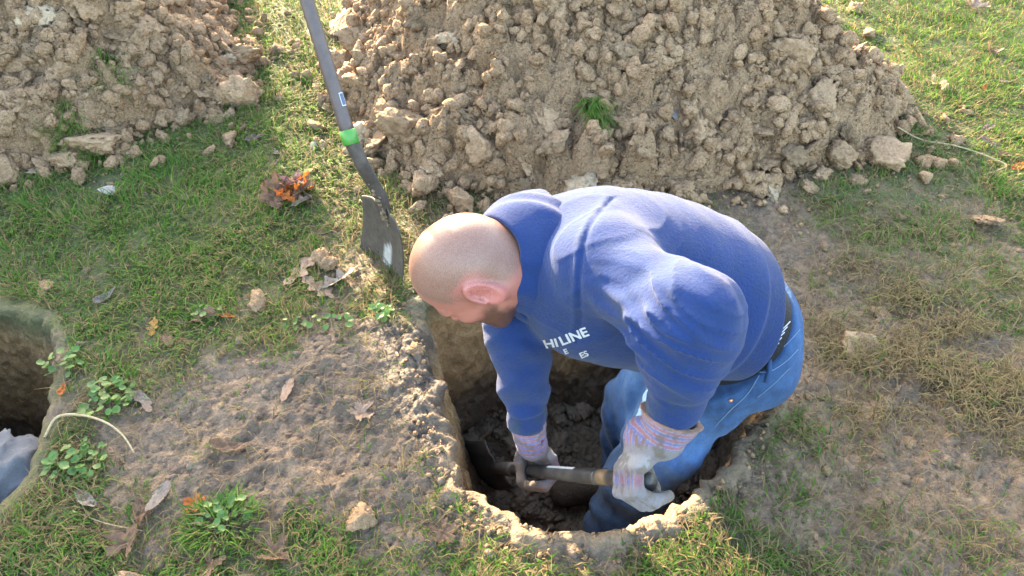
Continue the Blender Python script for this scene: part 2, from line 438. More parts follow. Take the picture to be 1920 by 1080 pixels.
M_pit = soil_mat('pit_clay', (0.8, 0.8, 0.8), (1.15, 1.12, 1.08), (0.7, 0.68, 0.66), rough=0.75, use_attr=True, objcoord=False, spec=0.35)
PIT_C = np.array([0.20, 1.27]); PIT_Z = -0.60
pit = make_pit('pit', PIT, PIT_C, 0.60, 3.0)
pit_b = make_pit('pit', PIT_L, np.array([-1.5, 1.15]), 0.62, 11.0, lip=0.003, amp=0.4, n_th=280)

# ================================================================== DIRT: clod shapes
import bmesh
def ico(sub):
    bm = bmesh.new(); bmesh.ops.create_icosphere(bm, subdivisions=sub, radius=1.0)
    v = np.array([x.co[:] for x in bm.verts]); f = np.array([[y.index for y in x.verts] for x in bm.faces]); bm.free(); return v, f
def fib(n):
    k = np.arange(n) + 0.5; ph = np.arccos(1 - 2 * k / n); a = math.pi * (1 + 5 ** .5) * k
    P = np.stack([np.cos(a) * np.sin(ph), np.sin(a) * np.sin(ph), np.cos(ph)], -1)
    bm = bmesh.new(); vs = [bm.verts.new(p) for p in P]; bmesh.ops.convex_hull(bm, input=vs); bm.verts.index_update(); bmesh.ops.recalc_face_normals(bm, faces=bm.faces[:])
    v = np.array([x.co[:] for x in bm.verts]); f = np.array([[y.index for y in x.verts] for x in bm.faces]); bm.free(); return v, f
ICO = {1: fib(24), 2: fib(66), 3: ico(3), 4: ico(4)}
def clod_verts(sub, seed, crag=1.0, flat=0.75):
    r_ = np.random.default_rng(seed); d = ICO[sub][0]
    n = r_.normal(size=(11, 3)); n /= np.linalg.norm(n, axis=1)[:, None]; off = r_.uniform(0.55, 1.0, 11)
    s = np.maximum(d @ n.T, 0.02) / off; rad = (np.sum(s ** 16, 1)) ** (-1 / 16)
    rad = np.minimum(rad, 1.35)
    o = r_.uniform(0, 50, 3)
    p = d * rad[:, None]
    bl = lambda f, k: np.abs(perlin(p[:, 0] * f + o[k], p[:, 1] * f + o[(k + 1) % 3], p[:, 2] * f + o[(k + 2) % 3]))
    rad = rad * (1 + crag * (0.22 * fbm(p[:, 0] * 1.5 + o[0], p[:, 1] * 1.5 + o[1], p[:, 2] * 1.5 + o[2], 2)
                             + 0.55 * (bl(2.6, 0) - .25) + 0.38 * (bl(5.2, 1) - .25) + 0.24 * (bl(10.5, 2) - .25) * (sub > 2) + 0.12 * (bl(19, 0) - .25) * (sub > 3)))
    v = d * rad[:, None] * np.array([1.0, r_.uniform(0.7, 1.0), r_.uniform(flat - 0.15, flat + 0.1)])
    return v
M_clod = soil_mat('dry_clay', (0.375, 0.240, 0.140), (0.475, 0.322, 0.20), (0.26, 0.158, 0.088), rough=0.95, crumb=62)
M_wet = soil_mat('moist_subsoil', (0.155, 0.112, 0.076), (0.21, 0.155, 0.108), (0.10, 0.073, 0.05), rough=0.7, spec=0.4)
M_stone = soil_mat('slate_stone', (0.17, 0.165, 0.17), (0.24, 0.23, 0.23), None, rough=0.7, bstr=0.4)
M_chalk = soil_mat('pale_stone', (0.45, 0.43, 0.40), (0.55, 0.52, 0.48), None, rough=0.8, bstr=0.4)
# meshes hold unit-sized lumps at about 2 cm relief scale, objects scale them
def unit_clod(seed, crag=1.0, flat=0.75, mat=None, sub=4, name='clod'):
    v = clod_verts(sub, seed, crag, flat); return mesh_np(name, v, ICO[sub][1], True)
CLODS = [unit_clod(100 + k, 1.15) for k in range(14)]
for m_ in CLODS: m_.materials.append(None)
STONES = [unit_clod(300 + k, 0.35, 0.5, sub=3, name='stone') for k in range(4)]
for m_ in STONES: m_.materials.append(None)
def mat_slot(o, m):
    o.material_slots[0].link = 'OBJECT'; o.material_slots[0].material = m
def scaled_clod_mat(base_args, name, k):
    return soil_mat(name, *base_args, rough=0.95, scale=k)
# object coordinates of a scaled lump run -1..1, so the grain is set for a lump of a few centimetres
M_clod_o = soil_mat('clay_clod', (0.385, 0.250, 0.150), (0.485, 0.335, 0.212), (0.28, 0.175, 0.100), rough=0.95, scale=0.06, bscale=0.6, crumb=2.6)
M_wet_o = soil_mat('moist_clod', (0.155, 0.112, 0.076), (0.21, 0.155, 0.108), (0.10, 0.073, 0.05), rough=0.7, scale=0.06, bscale=0.55, spec=0.4)
M_stone_o = soil_mat('slate_lump', (0.17, 0.165, 0.17), (0.24, 0.23, 0.23), None, rough=0.7, bstr=0.3, scale=0.045, bscale=.5)
M_chalk_o = soil_mat('pale_lump', (0.45, 0.43, 0.40), (0.55, 0.52, 0.48), None, rough=0.8, bstr=0.3, scale=0.045, bscale=.5)
M_damp_o = soil_mat('damp_clod', (0.26, 0.175, 0.105), (0.33, 0.235, 0.15), (0.19, 0.128, 0.078), rough=0.9, scale=0.06, bscale=0.6, crumb=2.6)
M_pale_o = soil_mat('pale_clod', (0.44, 0.335, 0.225), (0.52, 0.41, 0.29), (0.36, 0.26, 0.165), rough=0.95, scale=0.06, bscale=0.5, crumb=2.6)
def put_clod(name, loc, r, mat, parent=None, mesh=None, flat=1.0):
    o = bpy.data.objects.new(name, mesh or random.choice(CLODS)); col.objects.link(o)
    mat_slot(o, mat)
    o.location = loc; o.rotation_euler = (random.uniform(-.5, .5), random.uniform(-.5, .5), random.uniform(0, 6.28))
    o.scale = (r, r, r * flat)
    if parent: o.parent = parent
    return o
def joined_clods(name, pts, radii, mat, parent, sub_of, seed=0, smooth=True):
    """many small lumps in one mesh"""
    r_ = np.random.default_rng(seed); VV = []; FF = []; n0 = 0
    protos = {s: [clod_verts(s, 500 + 20 * s + k, 1.1) for k in range(10)] for s in (1, 2)}
    for p, r in zip(pts, radii):
        s = sub_of(r); v = protos[s][r_.integers(10)]
        q = r_.normal(size=4); q /= np.linalg.norm(q); a, b, c, d = q
        Rm = np.array([[1 - 2 * (c * c + d * d), 2 * (b * c - a * d), 2 * (b * d + a * c)], [2 * (b * c + a * d), 1 - 2 * (b * b + d * d), 2 * (c * d - a * b)], [2 * (b * d - a * c), 2 * (c * d + a * b), 1 - 2 * (b * b + c * c)]])
        VV.append((v * r) @ Rm.T + p); FF.append(ICO[s][1] + n0); n0 += len(v)
    o = obj(name, mesh_np(name, np.concatenate(VV), np.concatenate(FF), smooth), mat, parent)
    tag(o, kind='stuff'); return o

# ---- the two heaps
def mound_z(x, y, which):
    h, sd = pile_h(x, y, which)
    wx = x + 0.03 * fbm(x * 9, y * 9, 3.0, 2); wy = y + 0.03 * fbm(x * 9, y * 9, 7.0, 2)
    f1, f2, hid = worley(wx * 11, wy * 11, 3); e1, e2, eh = worley(wx * 27, wy * 27, 9); u1, u2, uh = worley(wx * 60, wy * 60, 5)
    dome = lambda f: np.sqrt(np.clip(1 - (f * 1.15) ** 2, 0, 1))
    k = sstep(0.0, 0.10, sd)
    z = G(x, y) + h - 0.045 + k * (0.075 * dome(f1) * (0.2 + 1.2 * hid) + 0.034 * dome(e1) * (0.3 + eh) + 0.014 * dome(u1) * (.3 + uh) + 0.010 * fbm(x * 50, y * 50, 1.0, 2))
    return np.where(sd > -0.02, z, G(x, y) - 0.05)
def make_pile(which, poly, label, front, n_big, n_mid, n_small, seed):
    P = np.asarray(poly); lo = P.min(0) - 0.05; hi = P.max(0) + 0.05
    root = empty('dirt_pile', (float(P[:, 0].mean()), float(P[:, 1].mean()), 0)); tag(root, label, 'dirt pile', 'heaps of dug clay')
    inv = Matrix.Translation(root.location).inverted()
    x = np.arange(max(lo[0], -2.4), hi[0], 0.0085); y = np.concatenate([np.arange(lo[1], front, 0.0085), np.arange(front, hi[1], 0.05)])
    if lo[0] < -2.4: x = np.concatenate([np.arange(lo[0], -2.4, 0.05), x])
    Xp, Yp = np.meshgrid(x, y, indexing='ij'); Z = mound_z(Xp, Yp, which); sd = pile_h(Xp, Yp, which)[1]
    Fm = grid_faces(len(x), len(y)); ok = (sd.ravel() > -0.015)[Fm].any(1); Fm = Fm[ok]
    u_ = np.unique(Fm); rm = np.full(Xp.size, -1); rm[u_] = np.arange(len(u_))
    o = obj('mound', mesh_np('mound', np.stack([Xp.ravel(), Yp.ravel(), Z.ravel()], -1)[u_], rm[Fm]), M_clod); world_parent(o, root)
    r_ = np.random.default_rng(seed)
    def sample(n, spill):
        out = np.zeros((0, 2))
        while len(out) < n:
            q = r_.uniform(lo - spill, hi + spill, size=(n * 3, 2))
            sdq = pile_h(q[:, 0], q[:, 1], which)[1]
            px, py = pix(q[:, 0], q[:, 1], S(q[:, 0], q[:, 1]))
            ok = (q[:, 1] < front) & (px > -120) & (px < 2040) & (py > -160)
            ok &= (sdq > 0) | (r_.random(len(q)) < 0.5 * np.exp(sdq / (0.30 * spill + 1e-3)) * (sdq > -spill))
            ok &= (poly_sd(q[:, 0], q[:, 1], PIT) < -0.12)
            out = np.concatenate([out, q[ok]])
        return out[:n]
    # each larger lump a piece of its own
    q = sample(n_big, 0.14); rad = 0.021 + 0.050 * r_.random(n_big) ** 2.6; rad = np.where(pile_h(q[:, 0], q[:, 1], which)[1] < 0, np.minimum(rad, .034), rad)
    z = S(q[:, 0], q[:, 1])
    for k in range(n_big):
        fl = 1.0 if r_.random() < .55 else r_.uniform(.4, .8)
        c = put_clod('clod', (q[k, 0], q[k, 1], z[k] + rad[k] * 0.42 * fl), rad[k] * (1.15 if fl < 1 else 1), M_clod_o if r_.random() < .72 else (M_damp_o if r_.random() < .6 else M_pale_o), None, None, fl); world_parent(c, root)
        if fl < 1: c.rotation_euler = (r_.uniform(.2, 1.0), r_.uniform(-.6, .6), r_.uniform(0, 6.28))
    qa = sample(int(n_mid * 1.35), 0.22); qa = qa[fbm(qa[:, 0] * 3.5, qa[:, 1] * 3.5, 9.0, 2) < .16][:n_mid]; n_mid = len(qa); ra = 0.0105 + 0.024 * r_.random(n_mid) ** 1.7
    qb = sample(n_small, 0.42); rb = 0.0035 + 0.005 * r_.random(n_small) ** 1.5
    qq = np.concatenate([qa, qb]); rr = np.concatenate([ra, rb]); zz = S(qq[:, 0], qq[:, 1]) + rr * 0.35
    mz = mound_z(qq[:, 0], qq[:, 1], which); inside = pile_h(qq[:, 0], qq[:, 1], which)[1] > 0.03
    zz = np.where(inside, np.maximum(mz, zz - 0.03) + rr * 0.3, zz)
    o = joined_clods('crumbs', np.column_stack([qq, zz]), rr, M_clod, None, lambda r: 2 if r > 0.0085 else 1, seed); world_parent(o, root)
    return root
pile_r = make_pile('R', PILE_R, 'large heap of tan clay clods behind the digging man', 3.15, 299, 3000, 5600, 21)
pile_l = make_pile('L', PILE_L, 'smaller heap of tan clay with turned sods at the far left of the lawn', 3.35, 260, 1500, 2700, 22)

# ================================================================== SOLID MODELLING FOR BODIES AND CLOTH
def sd_cap(P, a, b, ra, rb):
    a = np.asarray(a, np.float32); ba = np.asarray(b, np.float32) - a; pa = P - a
    h = np.clip(pa @ ba / (ba @ ba), 0, 1)
    return np.linalg.norm(pa - h[:, None] * ba, axis=1) - (ra + (rb - ra) * h)
def sd_ell(P, c, fr, r):
    q = (P - np.asarray(c, np.float32)) @ np.asarray(fr, np.float32).T; r = np.asarray(r, np.float32)
    k0 = np.linalg.norm(q / r, axis=1); k1 = np.linalg.norm(q / (r * r), axis=1) + 1e-9
    return k0 * (k0 - 1) / k1
def smin(a, b, k):
    h = np.clip(0.5 + 0.5 * (b - a) / k, 0, 1); return b * (1 - h) + a * h - k * h * (1 - h)
def smax(a, b, k): return -smin(-a, -b, k)
def polygonize(sdf, lo, hi, h):
    lo = np.asarray(lo, np.float32); nc = np.ceil((np.asarray(hi) - lo) / (4 * h)).astype(int) + 1
    def ev(P):
        out = np.empty(len(P), np.float32)
        for k in range(0, len(P), 300000): out[k:k + 300000] = sdf(P[k:k + 300000])
        return out
    ax = [lo[i] + 4 * h * np.arange(nc[i], dtype=np.float32) for i in range(3)]
    A = np.stack(np.meshgrid(*ax, indexing='ij'), -1).reshape(-1, 3).astype(np.float32)
    fc = ev(A).reshape(nc)
    near = np.abs(fc) < 4 * h * 2.2
    cell = np.zeros(nc - 1, bool)
    for dx in (0, 1):
        for dy in (0, 1):
            for dz in (0, 1): cell |= near[dx:nc[0] - 1 + dx, dy:nc[1] - 1 + dy, dz:nc[2] - 1 + dz]
    n = 4 * (nc - 1)
    m = cell.repeat(4, 0).repeat(4, 1).repeat(4, 2)
    f = (np.where(fc[:-1, :-1, :-1] < 0, -1, 1).astype(np.float32)).repeat(4, 0).repeat(4, 1).repeat(4, 2)
    idx = np.argwhere(m).astype(np.float32)
    f[m] = ev(lo + h * idx)
    ins = f < 0
    cnt = np.zeros(n - 1, np.uint8)
    for dx in (0, 1):
        for dy in (0, 1):
            for dz in (0, 1): cnt += ins[dx:n[0] - 1 + dx, dy:n[1] - 1 + dy, dz:n[2] - 1 + dz]
    act = (cnt > 0) & (cnt < 8); ci = np.argwhere(act)
    vid = np.full(n - 1, -1, np.int32); vid[act] = np.arange(len(ci))
    acc = np.zeros((len(ci), 3), np.float32); num = np.zeros(len(ci), np.float32)
    cs = [(a, b, c) for a in (0, 1) for b in (0, 1) for c in (0, 1)]
    for p in cs:
        for axn in range(3):
            if p[axn]: continue
            q = list(p); q[axn] = 1
            fp = f[ci[:, 0] + p[0], ci[:, 1] + p[1], ci[:, 2] + p[2]]; fq = f[ci[:, 0] + q[0], ci[:, 1] + q[1], ci[:, 2] + q[2]]
            x = (fp < 0) != (fq < 0); t = np.where(x, fp / np.where(x, fp - fq, 1), 0)
            pos = np.tile(np.array(p, np.float32), (len(ci), 1)); pos[:, axn] = t
            acc[x] += pos[x]; num[x] += 1
    V = lo + h * (ci + acc / num[:, None])
    faces = []
    for axn in range(3):
        o1, o2 = [(1, 2), (2, 0), (0, 1)][axn]
        sl0 = [slice(1, n[i] - 1) for i in range(3)]; sl1 = list(sl0); sl0[axn] = slice(0, n[axn] - 1); sl1[axn] = slice(1, n[axn])
        a = ins[tuple(sl0)]; b = ins[tuple(sl1)]
        e = np.argwhere(a != b); flip = a[a != b]
        off = np.ones(3, int); off[axn] = 0; e = e + off
        def g(d1, d2):
            q = e.copy(); q[:, o1] -= d1; q[:, o2] -= d2; return vid[q[:, 0], q[:, 1], q[:, 2]]
        q = np.stack([g(1, 1), g(0, 1), g(0, 0), g(1, 0)], -1)
        q = np.where(flip[:, None], q, q[:, ::-1]); faces.append(q)
    Fq = np.concatenate(faces); Fq = Fq[(Fq >= 0).all(1)]
    return V.astype(np.float32), Fq
def relax(V, F, it=1, k=0.5):
    E = np.concatenate([F[:, [0, 1]], F[:, [1, 2]], F[:, [2, 3]], F[:, [3, 0]]])
    for _ in range(it):
        s = np.zeros_like(V); c = np.zeros(len(V), np.float32)
        np.add.at(s, E[:, 0], V[E[:, 1]]); np.add.at(s, E[:, 1], V[E[:, 0]]); np.add.at(c, E[:, 0], 1); np.add.at(c, E[:, 1], 1)
        V = V * (1 - k) + k * s / np.maximum(c, 1)[:, None]
    return V
def frame(s, L):
    """rows: left, dorsal, up-the-body"""
    s = unit(s); L = unit(L - s * np.dot(L, s)); D = -np.cross(L, s)
    return np.stack([L, D, s])
def folds(P, a, b, lam, wid, amp, seed, sharp=False):
    """cloth creases running across a limb that goes from a to b"""
    ax = unit(np.asarray(b) - np.asarray(a)); e1 = unit(np.cross(ax, [0.3, 0.5, 0.81])); e2 = np.cross(ax, e1)
    q = P - np.asarray(a, np.float32); t = q @ ax.astype(np.float32); u = q @ e1.astype(np.float32); v = q @ e2.astype(np.float32)
    wv = 0.9 * np.sin(u / wid * 2.1 + seed) + 0.6 * np.sin(v / wid * 2.7 + 2 * seed)
    n = perlin(t / lam + wv, u / wid + seed, v / wid)
    return amp * ((1.5 * np.exp(-np.abs(n) * 7) - .5) if sharp else 2.4 * n)
def near_only(P, d, fn, band=0.035):
    """adds fn(P) to d only where it can matter"""
    m = np.abs(d) < band
    if m.any(): d = d.copy(); d[m] += fn(P[m])
    return d

# ================================================================== PERSON
M_skin, nt_, b_ = newmat('skin')
at_ = nd(nt_, 'ShaderNodeAttribute', attribute_name='Col'); g_ = nd(nt_, 'ShaderNodeNewGeometry')
nA = noise(nt_, g_.outputs['Position'], 60, 4, 0.6); nB = noise(nt_, g_.outputs['Position'], 520, 2, 0.6)
c_ = mixcol(nt_, 0.35, at_.outputs['Color'], mixcol(nt_, nA, (0.72, 0.62, 0.6), (1.2, 1.22, 1.22)), 'MULTIPLY')
hair_ = nd(nt_, 'ShaderNodeAttribute', attribute_name='Hair')
spk = ramp(nt_, nB, 0.42, 0.58, (0.50, 0.46, 0.45), (1.10, 1.08, 1.07))
c_ = mixcol(nt_, hair_.outputs['Fac'], c_, mixcol(nt_, 1.0, c_, spk, 'MULTIPLY'))
nt_.links.new(c_, b_.inputs['Base Color'])
b_.inputs['Roughness'].default_value = 0.42; b_.inputs['Subsurface Weight'].default_value = 0.12
b_.inputs['Subsurface Radius'].default_value = (0.012, 0.005, 0.003); b_.inputs['Subsurface Scale'].default_value = 1.0
bump(nt_, b_, nB, 0.0012, 0.35)

def cloth_mat(name, ca, cb, scale=900, sheen=0.3, rough=0.95, bd=0.0015, attr=False, weave=False):
    m, nt, b = newmat(name); g = nd(nt, 'ShaderNodeNewGeometry')
    n1 = noise(nt, g.outputs['Position'], scale, 3, 0.7); n2 = noise(nt, g.outputs['Position'], 14, 4, 0.6); n3 = noise(nt, g.outputs['Position'], 160, 4, 0.65)
    c = mixcol(nt, ramp(nt, n1, 0.3, 0.7), ca, cb)
    c = mixcol(nt, 0.5, c, ramp(nt, n2, 0.3, 0.7, (0.78, 0.78, 0.8), (1.15, 1.15, 1.13)), 'MULTIPLY')
    c = mixcol(nt, 0.5, c, ramp(nt, n3, 0.3, 0.7, (0.82, 0.82, 0.84), (1.14, 1.14, 1.12)), 'MULTIPLY')
    if attr:
        at = nd(nt, 'ShaderNodeAttribute', attribute_name='Col'); c = mixcol(nt, 1.0, c, at.outputs['Color'], 'MULTIPLY')
    nt.links.new(c, b.inputs['Base Color']); b.inputs['Roughness'].default_value = rough
    b.inputs['Sheen Weight'].default_value = sheen; b.inputs['Sheen Roughness'].default_value = 0.5
    b.inputs['Specular IOR Level'].default_value = 0.15
    p = bump(nt, b, n3, 0.004, 0.5); bump(nt, b, n1, bd, 0.6, p)
    return m
M_hood = cloth_mat('blue_fleece', (0.0046, 0.0185, 0.082), (0.0135, 0.0375, 0.132), attr=True, sheen=0.10)
M_jean = cloth_mat('denim', (0.009, 0.032, 0.090), (0.032, 0.080, 0.180), scale=1300, sheen=0.05, attr=True)
M_glove = cloth_mat('work_glove', (0.85, 0.85, 0.85), (1.1, 1.1, 1.1), attr=True, sheen=0.1)
M_black = cloth_mat('black_elastic', (0.006, 0.006, 0.007), (0.014, 0.014, 0.016), sheen=0.1)
M_white_print = cloth_mat('white_print', (0.42, 0.44, 0.48), (0.52, 0.54, 0.58), sheen=0.0)
M_thread = cloth_mat('stitching', (0.09, 0.15, 0.26), (0.15, 0.23, 0.36), sheen=0.0)

# ---- the pose (world space points)
s_t = cv(-.92, .20, .33); L_t = cv(.25, -.26, .93); FT = frame(s_t, L_t)           # chest
s_p = cv(-.60, .55, .58); L_p = cv(.18, -.58, .79); FP = frame(s_p, L_p)           # pelvis
waist = C(1372, 590, 1.72)
pelvis = C(1366, 648, 1.755)
hem_c = C(1375, 575, 1.71); belly = C(1305, 550, 1.67); mid = C(1200, 527, 1.63); chest = C(1105, 512, 1.59); upper = C(1040, 488, 1.57); nape = C(1000, 470, 1.56)
shL = C(1135, 500, 1.42); elL = C(1298, 600, 1.25); wrL = C(1258, 790, 1.345)
shR = C(1035, 520, 1.76); elR = C(972, 615, 1.67); wrR = C(990, 800, 1.80)
handR = C(1006, 884, 1.875); handL = C(1214, 902, 1.37)
hipL = C(1348, 688, 1.70); knL = C(1204, 888, 1.93); hipR = C(1335, 640, 1.84); knR = C(1192, 770, 2.03)
anL = np.array([knL[0] - 0.09, knL[1] - 0.06, PIT_Z + 0.09]); anR = np.array([knR[0] + 0.02, knR[1] + 0.02, PIT_Z + 0.09])
hc = C(884, 508, 1.50)                                                               # head centre
HL = cv(.22, -.70, .68); HV = cv(-.85, .32, .42); HF_ = frame(HV, HL)
HL, HV = HF_[0], HF_[2]; HFw = -HF_[1]                                                # left, up, forward
HS = 1.03
def head_local(P): return np.stack([(P - hc) @ HFw, (P - hc) @ HL, (P - hc) @ HV], -1).astype(np.float32) / HS
I3 = np.eye(3, dtype=np.float32)
ear_b = unit([-.98, -.16, 0]); ear_n = unit([-.16, .98, 0])
def sd_head(P):
    far = np.linalg.norm(P - hc.astype(np.float32), axis=1) - .165
    out = far + .02; m = far < .012
    if m.any(): out[m] = sd_head_near(P[m])
    return out
def sd_head_near(P):
    q = head_local(P); qa = q * np.array([1, 0, 1], np.float32) + np.abs(q) * np.array([0, 1, 0], np.float32)
    d = sd_ell(q, (-.004, 0, .034), I3, (.097, .077, .086))
    d = smin(d, sd_ell(q, (-.040, 0, .006), I3, (.062, .068, .066)), .04)
    d = smin(d, sd_ell(q, (.040, 0, -.040), I3, (.054, .058, .080)), .035)
    d = smin(d, sd_cap(qa, (.012, .052, -.062), (.070, .016, -.104), .021, .019), .03)
    d = smin(d, sd_ell(qa, (.060, .036, -.026), I3, (.026, .022, .020)), .02)
    d = smin(d, sd_cap(qa, (.088, .006, .018), (.076, .044, .016), .012, .011), .014)
    d = smax(d, -sd_ell(qa, (.097, .033, .0), I3, (.017, .018, .013)), .014)
    d = smin(d, sd_ell(qa, (.079, .032, .0), I3, (.0125, .0135, .0125)), .003)
    d = smin(d, sd_cap(q, (.090, 0, .010), (.113, 0, -.030), .008, .012), .010)
    d = smin(d, sd_ell(qa, (.101, .011, -.034), I3, (.010, .008, .007)), .006)
    d = smin(d, sd_ell(q, (.088, 0, -.066), I3, (.014, .026, .012)), .010)
    d = smax(d, -sd_cap(qa, (.104, 0, -.066), (.094, .026, -.067), .003, .002), .004)
    # ears
    e = qa - (np.array([-.012, .0835, -.004]) + ear_b * .010).astype(np.float32)
    ex = e @ ear_b.astype(np.float32); en = e @ ear_n.astype(np.float32); ez = e[:, 2]
    z2 = ez + 0.25 * ex
    rr = np.sqrt((ex / .0205) ** 2 + (z2 / .033) ** 2)
    plate = np.maximum(np.abs(en + .004) - .0060, (rr - 1) * .016)
    rim = np.sqrt(((rr - 0.93) * .018) ** 2 + (en - .003) ** 2) - .0040
    rim = np.where(z2 < -.020, np.maximum(rim, .001), rim)
    ear = smin(plate, rim, .003)
    anti = np.sqrt(((rr - 0.55) * .018) ** 2 + (en - .0025) ** 2) - .0028
    ear = smin(ear, np.where(ex > -.004, anti, .01), .003)
    lobe = sd_ell(np.stack([ex, en, z2], -1), (-.004, .001, -.028), I3, (.0085, .005, .0095)); ear = smin(ear, lobe, .004)
    tragus = sd_ell(np.stack([ex, en, z2], -1), (-.014, .004, -.005), I3, (.004, .004, .006)); ear = smin(ear, tragus, .003)
    d = smin(d, ear, .005)
    d = smax(d, -sd_ell(np.stack([ex, en, z2], -1), (-.007, .006, -.003), I3, (.006, .007, .008)), .003)
    return d * HS
neck0 = hc - HV * .055 - HFw * .030; neck1 = nape + s_t * .03
def sd_body(P):
    d = sd_head(P)
    nk = sd_cap(P, neck0, neck1, .069, .084)
    nk = smin(nk, sd_cap(P, hc - HV * .045 - HFw * .048 + HL * .03, hc - HV * .045 - HFw * .048 - HL * .03, .040, .040), .03)
    roll = hc - HV * .030 - HFw * .075
    d = smin(d, nk, .028)
    t = sd_ell(P, chest, FT, (.165, .12, .14)); t = smin(t, sd_ell(P, mid, FT, (.17, .14, .15)), .08); t = smin(t, sd_ell(P, belly, FT, (.165, .13, .15)), .08)
    t = smin(t, sd_ell(P, waist, FP, (.150, .112, .12)), .06); t = smin(t, sd_ell(P, pelvis, FP, (.13, .11, .10)), .06)
    t = smin(t, sd_cap(P, nape - s_t * .03, chest, .085, .10), .05)
    d = smin(d, t, .03)
    for a, b in ((shL, shL * .4 + elL * .6), (shR, shR * .4 + elR * .6), (hipL, hipL * .5 + knL * .5), (hipR, hipR * .5 + knR * .5)):
        d = smin(d, sd_cap(P, a, b, .060, .050), .03)
    return d
def bounds(pts, pad): 
    P = np.array(pts); return P.min(0) - pad, P.max(0) + pad
def skin_mesh():
    lo, hi = bounds([hc, nape, waist, shL, shR, pelvis], .15)
    V1, F1 = polygonize(sd_body, lo, hi, 0.0035)
    return V1, F1
V, Fq = skin_mesh()
q = head_local(V)
dh = sd_head(V)
onhead = np.exp(-np.clip(dh, 0, 1) / .03)
skin = np.tile(np.array([0.33, 0.128, 0.100], np.float32), (len(V), 1))
scalp = np.array([0.200, 0.118, 0.090]); pink = np.array([0.40, 0.135, 0.118]); beard = np.array([0.060, 0.036, 0.025])
hairline = 0.055 + 0.55 * np.maximum(0, q[:, 0] - .045) + 0.018 * np.sin(np.abs(q[:, 1]) * 60) * (q[:, 0] > 0.03) - sstep(.055, -.01, q[:, 0]) * .075 - 0.45 * np.maximum(0, -q[:, 0] - .02)
fz = 0.010 * fbm(V[:, 0] * 40, V[:, 1] * 40, V[:, 2] * 40, 2)
sc_m = sstep(-.010, .016, q[:, 2] - hairline + fz) * (dh < .03)
jaw = sstep(.012, -.014, q[:, 2] + .036 + 0.35 * np.maximum(0, q[:, 0] - .03) * (np.abs(q[:, 1]) > .03) + fz) * sstep(-.010, .012, q[:, 0] + fz * 1.5) * sstep(-.160, -.135, q[:, 2]) * (dh < .02)
side = np.exp(-(((q[:, 0] - .008) / .012) ** 2 + ((q[:, 2] + .012) / .024) ** 2)) * 0.5 * (np.abs(q[:, 1]) > .05)
jaw = np.clip(jaw + side, 0, 1)
earm = sstep(.070, .084, np.abs(q[:, 1])) * (np.abs(q[:, 2]) < .045) * (q[:, 0] < .02)
def mixm(a, b, m): return a * (1 - m[:, None]) + b * m[:, None]
skin = mixm(skin, scalp, sc_m * .85); skin = mixm(skin, pink, earm * .9); skin = mixm(skin, beard, jaw * .78)
lips = np.exp(-(((q[:, 0] - .1) / .014) ** 2 + (q[:, 1] / .024) ** 2 + ((q[:, 2] + .066) / .008) ** 2)); skin = mixm(skin, np.array([.5, .16, .14]), lips * .8)
brow = np.exp(-(((np.abs(q[:, 1]) - .034) / .020) ** 2 + ((q[:, 2] - .022) / .006) ** 2)) * (q[:, 0] > .06); skin = mixm(skin, beard, np.clip(brow, 0, 1) * .8)
person = empty('person', (float(anL[0]), float(anL[1]), PIT_Z))
tag(person, 'bald man in blue hoodie and jeans bending down inside the pit, digging', 'person')
me = mesh_np('body', V, Fq, True, skin); set_col(me, np.repeat(np.clip(sc_m * .55 + jaw * 1.0, 0, 1)[:, None], 3, 1), 'Hair')
body = obj('body', me, M_skin); world_parent(body, person)

# ---- hoodie
hem_n = unit(0.35 * s_t + 0.65 * s_p - 0.34 * FP[1]); hem_p = C(1418, 628, 1.60)
cuffL = wrL + (elL - wrL) * 0.10; cuffR = wrR + (elR - wrR) * 0.04
hood_ax = unit(0.45 * unit(hc - HV * .06 - HFw * .03 - nape) + 0.55 * s_t)
hood_a = nape - s_t * .045 - FT[1] * .005; hood_b = hood_a + hood_ax * .155
seam_n = unit(unit(elL - shL) * 0.55 - s_t * 0.75 + FT[0] * 0.15)
seam_p = shL + FT[0] * 0.0 + s_t * .030
def sd_torso(P):
    t = sd_ell(P, hem_c, FP, (.196, .150, .15)); t = smin(t, sd_ell(P, belly, FT, (.205, .176, .16)), .07)
    t = smin(t, sd_ell(P, mid, FT, (.205, .188, .16)), .07); t = smin(t, sd_ell(P, chest, FT, (.205, .172, .14)), .07)
    t = smin(t, sd_ell(P, upper, FT, (.165, .115, .10)), .06)
    t = smin(t, sd_cap(P, shL, shR, .088, .092), .06)
    return t
def sd_armL(P): return smin(sd_cap(P, shL, elL, .090, .070), sd_cap(P, elL, cuffL, .072, .052), .070)
def sd_armR(P): return smin(sd_cap(P, shR, elR, .088, .072), sd_cap(P, elR, cuffR, .071, .049), .025)
